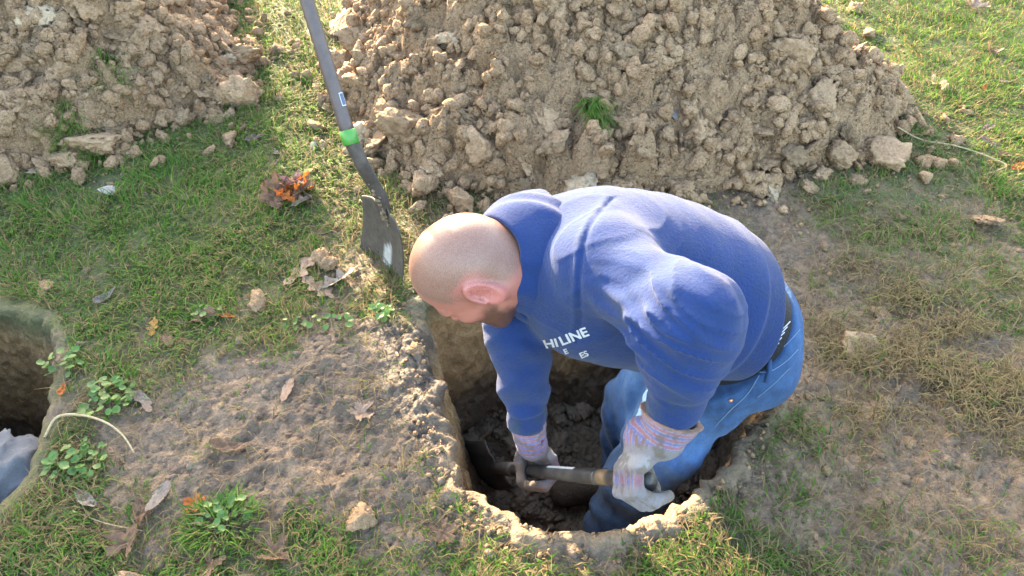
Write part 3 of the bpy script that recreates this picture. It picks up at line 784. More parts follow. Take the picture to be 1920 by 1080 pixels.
def sd_hood(P):
    qq = P - hood_a.astype(np.float32); t = qq @ hood_ax.astype(np.float32)
    e1 = unit(FT[1] - hood_ax * np.dot(FT[1], hood_ax)); e2 = np.cross(hood_ax, e1)
    x = qq @ e1.astype(np.float32); y = qq @ e2.astype(np.float32)
    ang = np.arctan2(y, x); ca = np.cos(ang)                                   # 1 at the nape
    rho = np.sqrt(x * x + y * y)
    top = .120 + .010 * ca + .006 * np.sin(ang * 3 + 1); bot = .030 - .006 * ca
    r_top = .089 + .006 * ca; r_bot = .120 + .004 * np.maximum(ca, 0) + .006 * np.sin(ang * 4)
    ax_, ay_ = r_bot, bot; bx, by = r_top - r_bot, top - bot
    h = np.clip(((rho - ax_) * bx + (t - ay_) * by) / (bx * bx + by * by), 0, 1)
    bulge = .012 * np.sin(h * math.pi)
    d = np.sqrt((rho - ax_ - bx * h - bulge) ** 2 + (t - ay_ - by * h) ** 2) - (.0085 + .004 * (1 - h))
    hump = sd_ell(P, hood_a + hood_ax * .066 + FT[1] * .104, FT, (.066, .022, .040))
    d = smin(d, hump, .02)
    d = near_only(P, d, lambda Q: -folds(Q, hood_a, hood_a + FT[0] * .2 + FT[1] * .1, .05, .12, .005, 4.0))
    return d
def sd_hoodie(P):
    d = sd_torso(P)
    inn = C(1232, 622, 1.235).astype(np.float32)
    def tf(Q):
        w1 = np.exp(-(np.linalg.norm(Q - (shL + s_t * .03 + FT[1] * .03).astype(np.float32), axis=1) / .17) ** 2)
        return -folds(Q, shL, shL + FT[1] * .2 + s_t * .15, .045, .16, .0048, 2.0, True) * w1 - folds(Q, belly, belly + s_t * .3 + FT[0] * .15, .07, .22, .0028, 5.0) - .004 * perlin(Q[:, 0] * 7, Q[:, 1] * 7, Q[:, 2] * 7)
    d = near_only(P, d, tf)
    def lf(Q):
        wE = np.exp(-(np.linalg.norm(Q - inn, axis=1) / .10) ** 2)
        return -folds(Q, elL, cuffL,   .026, .16, .015, 3.0, True) * wE - folds(Q, elL, cuffL, .05, .10, .0035, 8.0) - folds(Q, shL, elL, .06, .14, .0028, 1.0)
    aL = near_only(P, sd_armL(P), lf)
    aR = near_only(P, sd_armR(P), lambda Q: -folds(Q, elR, cuffR, .042, .11, .0060, 6.0))
    d = smin(d, aL, .020); d = smin(d, aR, .028)
    # armhole seam
    sp = (P - seam_p.astype(np.float32)) @ seam_n.astype(np.float32)
    near = (np.linalg.norm(P - shL.astype(np.float32), axis=1) < .16)
    sp = sp + .02 * np.sin(((P - shL.astype(np.float32)) @ FT[1].astype(np.float32)) * 14)
    d = d + near * (.0036 * np.exp(-(sp / .0045) ** 2) - .0022 * np.exp(-((sp + .012) / .006) ** 2))
    # hem band and cut
    hp = (P - hem_p.astype(np.float32)) @ hem_n.astype(np.float32)
    d = d + .0065 * sstep(.062, .050, hp) + .003 * np.exp(-((hp - .058) / .004) ** 2)
    d = smax(d, -hp, .008)
    # cuffs
    for e_, c_, r_ in ((elL, cuffL, .052), (elR, cuffR, .049)):
        ax = unit(c_ - e_).astype(np.float32); tt = (P - c_.astype(np.float32)) @ ax
        nearc = np.linalg.norm(P - c_.astype(np.float32), axis=1) < .10
        d = np.where(nearc, smax(d, tt - .010, .008), d)
        d = d + nearc * (.005 * sstep(-.055, -.045, tt) + .003 * np.exp(-((tt + .052) / .004) ** 2))
    d = smax(d, -sd_cap(P, hood_a + hood_ax * .05, hood_b + hood_ax * .08, .084, .084), .010)
    return d
lo, hi = bounds([hem_c, belly, chest, shL, elL, cuffL, shR, elR, cuffR, hood_b], .24)
V, Fq = polygonize(sd_hoodie, lo, hi, 0.0039)
V = relax(V, Fq, 1, 0.25)
rib = np.zeros(len(V))
hp = (V - hem_p) @ hem_n; rib = np.maximum(rib, sstep(.060, .052, hp))
for e_, c_ in ((elL, cuffL), (elR, cuffR)):
    tt = (V - c_) @ unit(c_ - e_); rib = np.maximum(rib, sstep(-.056, -.046, tt) * (np.linalg.norm(V - c_, axis=1) < .10))
hc_col = np.ones((len(V), 3)) * (1 - .12 * rib[:, None])
dirt = np.clip(sstep(.16, .02, np.linalg.norm(V - cuffR, axis=1)) * .8 + sstep(.14, .03, np.linalg.norm(V - cuffL, axis=1)) * .5 + .25, 0, 1) * sstep(.02, .22, fbm(V[:, 0] * 22, V[:, 1] * 22, V[:, 2] * 22, 4, .6))
hc_col = hc_col * (1 - .55 * dirt[:, None]) + np.array([2.6, 1.5, .5]) * .55 * dirt[:, None]
hoodie = obj('hoodie', mesh_np('hoodie', V, Fq, True, hc_col), M_hood); world_parent(hoodie, person)
lo, hi = bounds([hood_a, hood_b], .20)
Vh, Fh = polygonize(sd_hood, lo, hi, 0.0036)
Vh = relax(Vh, Fh, 1, .4)
hood = obj('hood', mesh_np('hood', Vh, Fh, True, np.ones((len(Vh), 3))), M_hood)
BV_HOOD = BVHTree.FromPolygons([tuple(v) for v in V], [tuple(f) for f in Fq.tolist()])

# ---- jeans, underwear band
jw_n = s_p; jw_p = C(1440, 668, 1.60)
def sd_hips(P, g=0.0):
    d = sd_ell(P, waist - s_p * .02, FP, (.172 + g, .130 + g, .13)); d = smin(d, sd_ell(P, pelvis, FP, (.170 + g, .134 + g, .115)), .05)
    d = smin(d, sd_ell(P, pelvis + FP[0] * .07 + FP[1] * .025 - s_p * .03, FP, (.088, .078, .09)), .04)
    d = smin(d, sd_ell(P, pelvis - FP[0] * .07 + FP[1] * .025 - s_p * .03, FP, (.088, .078, .09)), .04)
    return d
def sd_jeans(P):
    d = sd_hips(P)
    for k, (a, b, c) in enumerate(((hipL, knL, anL), (hipR, knR, anR))):
        th = sd_cap(P, a, b, .104, .090); sh = sd_cap(P, b, c, .088, .074)
        leg = near_only(P, smin(th, sh, .03), lambda Q: -folds(Q, a, b, .055, .15, .007, 3.0 + k) - folds(Q, b, c, .05, .14, .007, 9.0 + k))
        d = smin(d, leg, .035)
    hp = (P - jw_p.astype(np.float32)) @ jw_n.astype(np.float32)
    d = d - .004 * sstep(-.048, -.042, hp)
    d = smax(d, hp, .006)
    d = np.maximum(d, PIT_Z + .05 - P[:, 2])
    return d
lo, hi = bounds([waist, pelvis, hipL, knL, hipR, knR, anL, anR], .2)
V, Fq = polygonize(sd_jeans, lo, hi, 0.0045)
V = relax(V, Fq, 1, 0.4)
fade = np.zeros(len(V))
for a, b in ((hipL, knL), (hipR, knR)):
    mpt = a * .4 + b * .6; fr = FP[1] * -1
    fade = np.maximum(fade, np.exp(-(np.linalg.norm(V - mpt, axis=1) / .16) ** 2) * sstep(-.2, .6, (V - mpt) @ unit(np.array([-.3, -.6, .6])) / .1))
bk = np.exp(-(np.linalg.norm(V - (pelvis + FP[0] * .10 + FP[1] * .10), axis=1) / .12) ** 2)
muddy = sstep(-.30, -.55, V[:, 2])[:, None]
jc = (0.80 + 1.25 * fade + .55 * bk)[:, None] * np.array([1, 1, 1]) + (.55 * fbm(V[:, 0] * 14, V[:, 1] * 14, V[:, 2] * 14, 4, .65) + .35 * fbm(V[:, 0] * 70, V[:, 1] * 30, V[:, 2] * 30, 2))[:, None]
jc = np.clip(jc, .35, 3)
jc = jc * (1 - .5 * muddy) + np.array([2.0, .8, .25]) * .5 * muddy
jeans = obj('jeans', mesh_np('jeans', V, Fq, True, jc), M_jean); world_parent(jeans, person)
BV_JEAN = BVHTree.FromPolygons([tuple(v) for v in V], [tuple(f) for f in Fq.tolist()])
def sd_band(P):
    hp = (P - jw_p.astype(np.float32)) @ jw_n.astype(np.float32)
    d = sd_hips(P, -0.004)
    d = np.maximum(d, hp - .058); return np.maximum(d, -hp - .03)
lo, hi = bounds([waist, pelvis], .24)
V, Fq = polygonize(sd_band, lo, hi, 0.004)
band = obj('underwear_band', mesh_np('underwear_band', V, Fq, True), M_black); world_parent(band, person)
BV_BAND = BVHTree.FromPolygons([tuple(v) for v in V], [tuple(f) for f in Fq.tolist()])

# ---- seams and print laid on the cloth: points found on the cloth along the line of sight, lifted off it
def onto(bv, px, py, lift=.002):
    o = np.array([0, 0, CAM_H]); d = unit(C(px, py, 1.0) - o)
    h, n, i, t = bv.ray_cast(Vector(o), Vector(d))
    if h is None: return None
    if n.dot(Vector(d)) > 0: n = -n
    return np.array(h) + lift * np.array(n)
def seam(name, bv, pts, mat, parent, r=.0010, n=24, lift=.0008):
    P = spline([(p[0], p[1], 0) for p in pts], n); Q = [onto(bv, p[0], p[1], lift) for p in P]; Q = [q_ for q_ in Q if q_ is not None]
    if len(Q) < 3: return
    v, f = tube(np.array(Q), r, 6); o = obj(name, mesh_np(name, v, f, True, np.ones((len(v), 3))), mat); world_parent2(o, parent, person); return o
def world_parent2(o, p, root):
    o.parent = p; o.matrix_parent_inverse = (Matrix.Translation(root.location) @ p.matrix_parent_inverse).inverted()
def text_on(name, txt, bv, origin, ex, ey, size, mat, parent, lift=.0016, bold=0.028, shear=0.0):
    cu = bpy.data.curves.new(name, 'FONT'); cu.body = txt; cu.size = 1.0; cu.offset = bold; cu.shear = shear; cu.resolution_u = 4
    to = bpy.data.objects.new(name, cu); col.objects.link(to)
    dg = bpy.context.evaluated_depsgraph_get(); m0 = bpy.data.meshes.new_from_object(to.evaluated_get(dg))
    bpy.data.objects.remove(to)
    bm = bmesh.new(); bm.from_mesh(m0); bmesh.ops.triangulate(bm, faces=bm.faces[:]); bmesh.ops.subdivide_edges(bm, edges=bm.edges[:], cuts=2, use_grid_fill=True)
    v = np.array([x.co[:2] for x in bm.verts]) * size
    Vv = []
    for a, b in v:
        px = origin[0] + ex[0] * a + ey[0] * b; py = origin[1] + ex[1] * a + ey[1] * b
        p = onto(bv, px, py, lift); Vv.append(p if p is not None else np.array([np.nan] * 3))
    for bvx, p in zip(bm.verts, Vv): bvx.co = Vector(p) if not np.isnan(p[0]) else Vector((0, 0, -9))
    bmesh.ops.delete(bm, geom=[x for x in bm.verts if x.co.z < -5], context='VERTS')
    bm.to_mesh(m0); bm.free()
    o = obj(name, m0, mat); world_parent2(o, parent, person); return o
world_parent2(hood, hoodie, person)
text_on('chest_print', 'HI', BV_HOOD, (1022, 652), (1.0, -.14), (-.25, -.75), 28, M_white_print, hoodie)
text_on('chest_print', 'LINE', BV_HOOD, (1054, 647), (.95, -.36), (-.42, -.80), 27, M_white_print, hoodie)
text_on('chest_print', 'E', BV_HOOD, (1060, 663), (.95, -.30), (-.42, -.80), 15, M_white_print, hoodie)
text_on('chest_print', 'ES', BV_HOOD, (1090, 671), (.92, -.36), (-.42, -.80), 17, M_white_print, hoodie)
text_on('logo_print', 'B', BV_BAND, (1404, 690), (.80, -.6), (-.1, -.95), 26, M_white_print, band)
for k in range(5):
    seam('logo_stripe', BV_BAND, [(1444 + 6.0 * k, 656 - 10 * k), (1452 + 5.6 * k, 650 - 10 * k), (1460 + 5.2 * k, 643 - 10 * k)], M_white_print, band, r=.0011, n=6)
seam('stitch_line', BV_JEAN, [(1385, 690), (1435, 698), (1470, 680), (1496, 655)], M_thread, jeans)
seam('stitch_line', BV_JEAN, [(1385, 663), (1435, 668), (1470, 650), (1499, 618)], M_thread, jeans)
seam('pocket_seam', BV_JEAN, [(1424, 704), (1400, 740), (1368, 770), (1340, 800)], M_thread, jeans)
seam('pocket_seam', BV_JEAN, [(1480, 690), (1450, 720), (1420, 745)], M_thread, jeans)
seam('belt_loop', BV_JEAN, [(1447, 660), (1443, 690), (1436, 716)], M_jean, jeans, r=.0055, lift=.004)
p_ = onto(BV_JEAN, 1370, 750, .001)
if p_ is not None:
    M_copper, nt_, b_ = newmat('copper'); b_.inputs['Base Color'].default_value = (.55, .26, .13, 1); b_.inputs['Metallic'].default_value = 1; b_.inputs['Roughness'].default_value = .4
    v_, f_ = ICO[2]; o = obj('rivet', mesh_np('rivet', v_ * .0045 + p_, f_), M_copper); world_parent2(o, jeans, person)

# ---- gloves
def glove(c, a, w, wrist, cuff_end, thumb_sign, name, label, flare=1.0):
    """a fist of the gloved hand round a bar at c: a runs along the bar towards the index finger, w points to the wrist"""
    a = unit(a); w = unit(w - a * np.dot(w, a)); b = np.cross(a, w) * thumb_sign
    def W(x, y, z): return c + a * x + w * y + b * z
    FRM = np.stack([a, w, b])
    def sd(P):
        q = ((P - c.astype(np.float32)) @ FRM.T.astype(np.float32)).astype(np.float32)
        ell = sd_ell(q, (-.002, .050, .024), I3, (.047, .046, .021))
        d = smin(ell, sd_ell(q, (.0, .022, .038), I3, (.045, .022, .014)), .014)
        for i, off in enumerate((.032, .011, -.011, -.031)):
            ln = (1.0, 1.06, 1.0, .86)[i]; r = (.0118, .0122, .0118, .0108)[i]
            p0 = (off, .014, .040); p1 = (off, -.026 * ln, .034); p2 = (off * .97, -.038 * ln, -.002); p3 = (off * .95, -.022 * ln, -.030)
            fg = smin(sd_cap(q, p0, p1, r * 1.12, r * 1.05), sd_cap(q, p1, p2, r * 1.05, r), .005); fg = smin(fg, sd_cap(q, p2, p3, r, r * .92), .005)
            d = smin(d, fg, .0035)
        th = smin(sd_cap(q, (.034, .060, .010), (.050, .028, -.012), .019, .0150), sd_cap(q, (.050, .028, -.012), (.034, -.008, -.034), .0150, .0125), .008)
        d = smin(d, th, .010)
        d = smax(d, -(np.linalg.norm(q[:, 1:], axis=1) - .0175), .003)
        wl = ((wrist - c) @ FRM.T)
        d = smin(d, sd_cap(q, (.0, .080, .018), wl, .034, .036), .02)
        ce = ((cuff_end - c) @ FRM.T)
        cf = sd_cap(q, wl, ce, .037, .054 * flare); axc = unit(ce - wl).astype(np.float32)
        tt = (q - ce.astype(np.float32)) @ axc
        cf = np.maximum(cf, tt); cf = np.maximum(cf, -((sd_cap(q, wl, ce + axc * .03, .031, .050 * flare))))
        d = smin(d, cf, .006)
        d = near_only(q, d, lambda Q: -.0024 * perlin(Q[:, 0] * 45, Q[:, 1] * 45, Q[:, 2] * 45) - folds(Q, wl, ce, .022, .06, .002, 2.0), .02)
        return d
    lo, hi = bounds([c, wrist, cuff_end], .095)
    V, Fq = polygonize(sd, lo, hi, 0.0024)
    q = (V - c) @ FRM.T; wl = (wrist - c) @ FRM.T; ce = (cuff_end - c) @ FRM.T
    t = (q - wl) @ unit(ce - wl)
    leather = np.array([.150, .138, .150]); stain = np.array([.13, .105, .085])
    red = np.array([.22, .105, .13]); blue = np.array([.105, .115, .25]); white = np.array([.21, .195, .24])
    cc = np.tile(leather, (len(V), 1))
    nz = fbm(V[:, 0] * 30, V[:, 1] * 30, V[:, 2] * 30, 3)
    cc = mixm(cc, stain, np.clip(.9 * sstep(.0, -.02, q[:, 2]) * (q[:, 1] < .03) + 1.1 * nz, 0, 1))
    ph = np.where(t > -.005, t * 420, q[:, 0] * 420)
    st = np.where((np.sin(ph) > .25)[:, None], red, np.where((np.sin(ph) < -.35)[:, None], blue, white))
    fab = np.maximum(sstep(.024, .032, q[:, 2]) * sstep(.052, .060, q[:, 1]) * (t < .0), sstep(-.004, .0, t))
    cc = mixm(cc, st, fab)
    strap = np.exp(-((q[:, 1] - .028) / .012) ** 4) * (q[:, 2] > .026); cc = mixm(cc, np.array([.22, .21, .215]), strap)
    gap = sstep(.030, .034, q[:, 2]) * np.exp(-((q[:, 1] + .004) / .012) ** 4); cc = mixm(cc, st * .8, gap * .85)
    binding = sstep(-.007, -.004, (q - ce) @ unit(ce - wl)); cc = mixm(cc, np.array([.22, .13, .10]), binding)
    grime = sstep(.05, .30, nz + .5 * fbm(V[:, 0] * 90, V[:, 1] * 90, V[:, 2] * 90, 2)); cc = mixm(cc, stain * .8, grime * .7)
    o = obj(name, mesh_np(name, V, Fq, True, np.clip(cc, 0, 1)), M_glove); world_parent(o, person); o['label'] = label
    return o
hd = unit(handL - handR)                                   # up the handle of the shovel he holds
gL_w = wrL - handL; gR_w = wrR - handR
glove(handR, -hd, gR_w, handR + unit(gR_w) * .085, wrR + unit(elR - wrR) * .030, 1, 'glove', 'grey leather glove with striped cuff low on the handle', .82)
glove(handL, -hd, gL_w, handL + unit(gL_w) * .085, wrL + unit(elL - wrL) * .012, -1, 'glove', 'sunlit striped work glove at the top of the handle', 1.05)

# ---- boots
M_boot = soil_mat('muddy_boot', (.09, .06, .04), (.16, .12, .085), (.05, .035, .025), rough=.7, objcoord=False)
for an_ in (anL, anR):
    toe = an_ + np.array([-.19, -.03, -.045]); heel = an_ + np.array([.06, .0, -.04])
    def sd_boot(P, an_=an_, toe=toe, heel=heel):
        d = smin(sd_cap(P, an_ + np.array([0, 0, .03]), an_, .050, .050), sd_cap(P, an_ + np.array([-.02, 0, -.03]), toe, .050, .044), .03)
        d = smin(d, sd_cap(P, heel, an_ + np.array([0, 0, -.03]), .045, .045), .02)
        return np.maximum(d, PIT_Z - .005 - P[:, 2])
    lo, hi = bounds([an_, toe, heel, an_ + [0, 0, .1]], .07)
    V, Fq = polygonize(sd_boot, lo, hi, .006); o = obj('boot', mesh_np('boot', V, Fq), M_boot); world_parent(o, person)

# ================================================================== SHOVELS
def metal_mat(name, ca, cb, rough=0.55, metallic=0.6, scale=40, attr=False):
    m, nt, b = newmat(name); g = nd(nt, 'ShaderNodeNewGeometry')
    n1 = noise(nt, g.outputs['Position'], scale, 5, 0.7); n2 = noise(nt, g.outputs['Position'], 300, 3, 0.6)
    c = mixcol(nt, ramp(nt, n1, 0.35, 0.65), ca, cb); c = mixcol(nt, 0.4, c, ramp(nt, n2, 0.3, 0.7, (.7, .7, .7), (1.2, 1.2, 1.2)), 'MULTIPLY')
    if attr:
        at = nd(nt, 'ShaderNodeAttribute', attribute_name='Col'); c = mixcol(nt, 1.0, c, at.outputs['Color'], 'MULTIPLY')
    nt.links.new(c, b.inputs['Base Color']); b.inputs['Metallic'].default_value = metallic; b.inputs['Roughness'].default_value = rough
    bump(nt, b, n2, .001, .5); return m
M_steel = metal_mat('worn_steel', (.055, .048, .043), (.095, .084, .073), .6, .35, attr=True)
M_handle = metal_mat('plum_brown_handle', (.055, .038, .037), (.080, .058, .055), .42, 0.0, 25, attr=True)
M_green = metal_mat('green_collar', (.04, .19, .03), (.055, .24, .04), .4, 0.0)
M_blackh = metal_mat('black_handle', (.018, .018, .019), (.045, .043, .042), .38, 0.0, attr=True)
M_label = metal_mat('label_paper', (.42, .45, .48), (.52, .55, .57), .5, 0.0)
M_navy = metal_mat('label_navy', (.03, .05, .12), (.05, .08, .16), .4, 0.0)
M_mudcake = soil_mat('mud_cake', (.27, .20, .135), (.36, .28, .19), (.20, .15, .10), rough=.95, objcoord=False)

def blade_mesh(top, dn, sd_, width, height, bow, nrm, point=0.0, patch=None):
    """a shovel blade: top edge centre, directions down and sideways, dished towards nrm"""
    nu, nv = 17, 21; U = np.linspace(-1, 1, nu); Vv = np.linspace(0, 1, nv); out = []; cols = []
    for side in (0, 1):
        for u in U:
            for v in Vv:
                wv = width / 2 * (1 - 0.12 * (1 - v) ** 2 - 0.22 * max(0, v - .75) ** 1.5)
                h = height * (v * (1 - point * u * u * v) + 0.10 * (1 - v) * (u * u))
                p = top + sd_ * u * wv + dn * h + nrm * (bow * (u * u) - .012 * math.sin(v * 3.14) - .0026 * side + .006 * math.exp(-((abs(u) - .35) / .12) ** 2) * (1 - v))
                out.append(p)
                c = np.ones(3)
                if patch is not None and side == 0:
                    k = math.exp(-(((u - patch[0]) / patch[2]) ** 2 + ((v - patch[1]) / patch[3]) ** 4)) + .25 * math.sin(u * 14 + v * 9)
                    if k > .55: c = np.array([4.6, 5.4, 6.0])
                cols.append(c)
    f = grid_faces(nu, nv); n = nu * nv; faces = [f, f[:, ::-1] + n]
    ring = [i * nv for i in range(nu)] + [(nu - 1) * nv + j for j in range(1, nv)] + [i * nv + nv - 1 for i in range(nu - 2, -1, -1)] + [j for j in range(nv - 2, 0, -1)]
    r_ = np.array(ring); r2 = np.roll(r_, -1); faces.append(np.stack([r_, r_ + n, r2 + n, r2], -1))
    return mesh_np('blade', np.array(out), faces, True, np.array(cols))
def part(name, vf, mat, root, colr=None):
    v, f = vf; me = mesh_np(name, v, f, True, np.ones((len(v), 3)) if colr is None else colr); o = obj(name, me, mat); world_parent(o, root); return o

b1 = gp(683, 462); b2 = gp(740, 514)
btop = np.array([-.338, 1.602, .208]); bbot = (b1 + b2) / 2; dn = unit(bbot + np.array([.005, -.01, -.03]) - btop); sd_ = unit((b2 - b1) - dn * np.dot(b2 - b1, dn)); nr = unit(np.cross(sd_, dn))
if nr[1] > 0: nr = -nr
standing = empty('shovel', (float(bbot[0]), float(bbot[1]), 0)); tag(standing, 'brown-handled shovel with a green collar standing upright in the grass', 'shovel')
o = obj('blade', blade_mesh(btop, dn, sd_,   .205, .265, .012, nr, 0.06, patch=(.15, .66, .34, .16)), M_steel); world_parent(o, standing)
sock0 = btop + dn * .05 - nr * .010; col0 = C(655, 257, 1.90); htop = C(575, 0, 1.82); hdir = unit(htop - col0)
ks = spline([sock0, btop + np.array([-.003, .002, .012]), C(700, 345, 2.0), C(681, 312, 1.945), col0], 26)
part('socket', tube(ks, np.concatenate([np.linspace(.010, .017, 8), np.linspace(.017, .0185, 18)]), 16), M_steel, standing)
part('collar', tube([col0 - hdir * .018, col0 - hdir * .017, col0 + hdir * .017, col0 + hdir * .018], [.0192, .0206, .0206, .0192], 20), M_green, standing)
part('handle', tube([col0 + hdir * k for k in np.linspace(0, .95, 30)], np.linspace(.0182, .0145, 30), 18), M_handle, standing)
# small printed label on the handle: a dark frame with a pale edge
lc = C(627, 190, 1.868) ; side_ = unit(np.cross(hdir, -lc + np.array([0, 0, CAM_H]))); tow = unit(np.array([0, 0, CAM_H]) - lc)
axp = col0 + hdir * np.dot(lc - col0, hdir); rad_ = .0182 - .0039 * np.dot(lc - col0, hdir)
def patch_on(axp, hdir, tow, rad_, half, a0, a1, name, mat, root, n=8):
    tw = unit(tow - hdir * np.dot(tow, hdir)); sd2 = np.cross(hdir, tw); vs = []
    for a in np.linspace(a0, a1, n):
        d = tw * math.cos(a) + sd2 * math.sin(a); vs += [axp - hdir * half + d * rad_, axp + hdir * half + d * rad_]
    f = np.array([[2 * i, 2 * i + 1, 2 * i + 3, 2 * i + 2] for i in range(n - 1)]); return part(name, (np.array(vs), f), mat, root)
patch_on(axp, hdir, tow, rad_ + .0006, .016, .35, 1.05, 'label_sticker', M_label, standing)
patch_on(axp, hdir, tow, rad_ + .0010, .014, .43, .97, 'label_print', M_navy, standing)
# caked clay on the socket and the kink
cake = []; rad_c = []
for k in range(60):
    i = random.randint(0, 16); cake.append(ks[i] + sd_ * random.uniform(-.004, .030) * (1 - i / 20) + nr * random.uniform(.006, .013) + rng.normal(0, .003, 3)); rad_c.append(random.uniform(.003, .009))
o = joined_clods('mud_cake', np.array(cake), rad_c, M_mudcake, None, lambda r: 1, 5); world_parent(o, standing)

# the shovel in his hands
held = empty('shovel', (float(handR[0]), float(handR[1]), float(handR[2]))); tag(held, 'black-handled digging shovel held by the man, its blade down in the pit', 'shovel')
hl = np.linalg.norm(handL - handR); bt = handR - hd * .30
npt = 60; tt = np.linspace(-.30, hl + .010, npt); pts = handR + tt[:, None] * hd
hv, hf = tube(pts, np.full(npt, .0156), 18); hcol = np.ones((len(hv), 3)); tl = (hv - handR) @ hd; hcol[(tl > .10) & (tl < .30)] = (1.7, 1.65, 1.5); hcol[(tl > .36) & (tl < .40)] = (5.0, 3.4, 2.0)
part('handle', (hv, hf), M_blackh, held, hcol)
part('grip_band', tube([handR + hd * k for k in (.245, .25, .345, .35)], [.0156, .0168, .0168, .0156], 18), M_blackh, held)
tow2 = unit(np.array([0, 0, CAM_H]) - (handR + hd * .2))
patch_on(handR + hd * .165, hd, tow2, .0162, .075, -1.35, -.75, 'label_strip', M_label, held)
mp = [handR + hd * random.uniform(.055, .13) + tow2 * .0145 + rng.normal(0, .004, 3) for k in range(40)]
o = joined_clods('mud_smear', np.array(mp), [random.uniform(.002, .006) for _ in mp], M_mudcake, None, lambda r: 1, 6); world_parent(o, held)
bs = unit(np.cross(hd, np.array([.2, -.6, .75]))); bn = unit(np.cross(bs, -hd))
if bn[2] < 0: bn = -bn
o = obj('blade', blade_mesh(bt, -hd, bs, .18, .27, .02, bn, 0.12), M_steel); world_parent(o, held)
part('socket', tube([bt - hd * .07 + bn * .002, bt, bt + hd * .10, bt + hd * .14], [.006, .015, .0195, .0188], 14), M_steel, held)

# ================================================================== SECOND PERSON, at work in the other pit, mostly out of frame
kn2 = np.array([-1.165, .955, -.09]); hp2 = np.array([-1.60, .98, .06]); an2 = np.array([-1.34, 1.00, -.55]); hp2b = np.array([-1.68, 1.16, .06]); kn2b = np.array([-1.72, 1.22, -.28]); an2b = np.array([-1.70, 1.20, -.55])
ch2 = np.array([-2.0, 1.05, .42]); hd2 = np.array([-2.15, 1.05, .70])
M_grey = cloth_mat('grey_work_cloth', (.075, .079, .09), (.12, .124, .14), sheen=.1)
def sd_p2(P):
    d = sd_ell(P, (hp2 + hp2b) / 2, I3, (.17, .19, .14))
    for a, b, c in ((hp2, kn2, an2), (hp2b, kn2b, an2b)):
        lg = near_only(P, smin(sd_cap(P, a, b, .115, .088), sd_cap(P, b, c, .085, .07), .035), lambda Q: -folds(Q, a, b, .045, .16, .016, 4.0, True) - folds(Q, b, c, .05, .14, .012, 2.0, True)); d = smin(d, lg, .04)
    d = smin(d, sd_cap(P, (hp2 + hp2b) / 2 + np.array([0, 0, .1]), ch2, .17, .18), .06)
    d = smin(d, sd_cap(P, ch2 + [0, -.2, 0], ch2 + [0, .2, 0], .09, .09), .06)
    for sg in (-1, 1):
        a = ch2 + np.array([0, .24 * sg, 0]); b = a + np.array([-.08, .06 * sg, -.27]); c = b + np.array([.05, -.06 * sg, -.24])
        d = smin(d, smin(sd_cap(P, a, b, .07, .058), sd_cap(P, b, c, .058, .045), .02), .04)
    d = smin(d, sd_cap(P, ch2 + [-.05, 0, .12], hd2, .06, .06), .04)
    return smin(d, sd_ell(P, hd2 + np.array([-.02, 0, .06]), I3, (.10, .08, .12)), .03)
lo, hi = bounds([kn2, hp2, an2, an2b, kn2b, ch2 + [0, .4, 0], ch2 + [0, -.4, 0], hd2], .22)
V, Fq = polygonize(sd_p2, lo, hi, .010)
p2 = empty('person', (float(an2[0]), float(an2[1]), -.62)); tag(p2, 'person in grey work trousers in the neighbouring pit, only a knee in view', 'person')
o = obj('body', mesh_np('body', V, Fq, True), M_grey); world_parent(o, p2)
for a in (an2, an2b):
    V, Fq = polygonize(lambda P: smin(sd_cap(P, a + np.array([0, 0, .06]), a, .06, .055), sd_cap(P, a + [0, 0, -.02], a + np.array([.17, 0, -.03]), .05, .045), .03), a - .13, a + .26, .008)
    o = obj('boot', mesh_np('boot', V, Fq), M_boot); world_parent(o, p2)

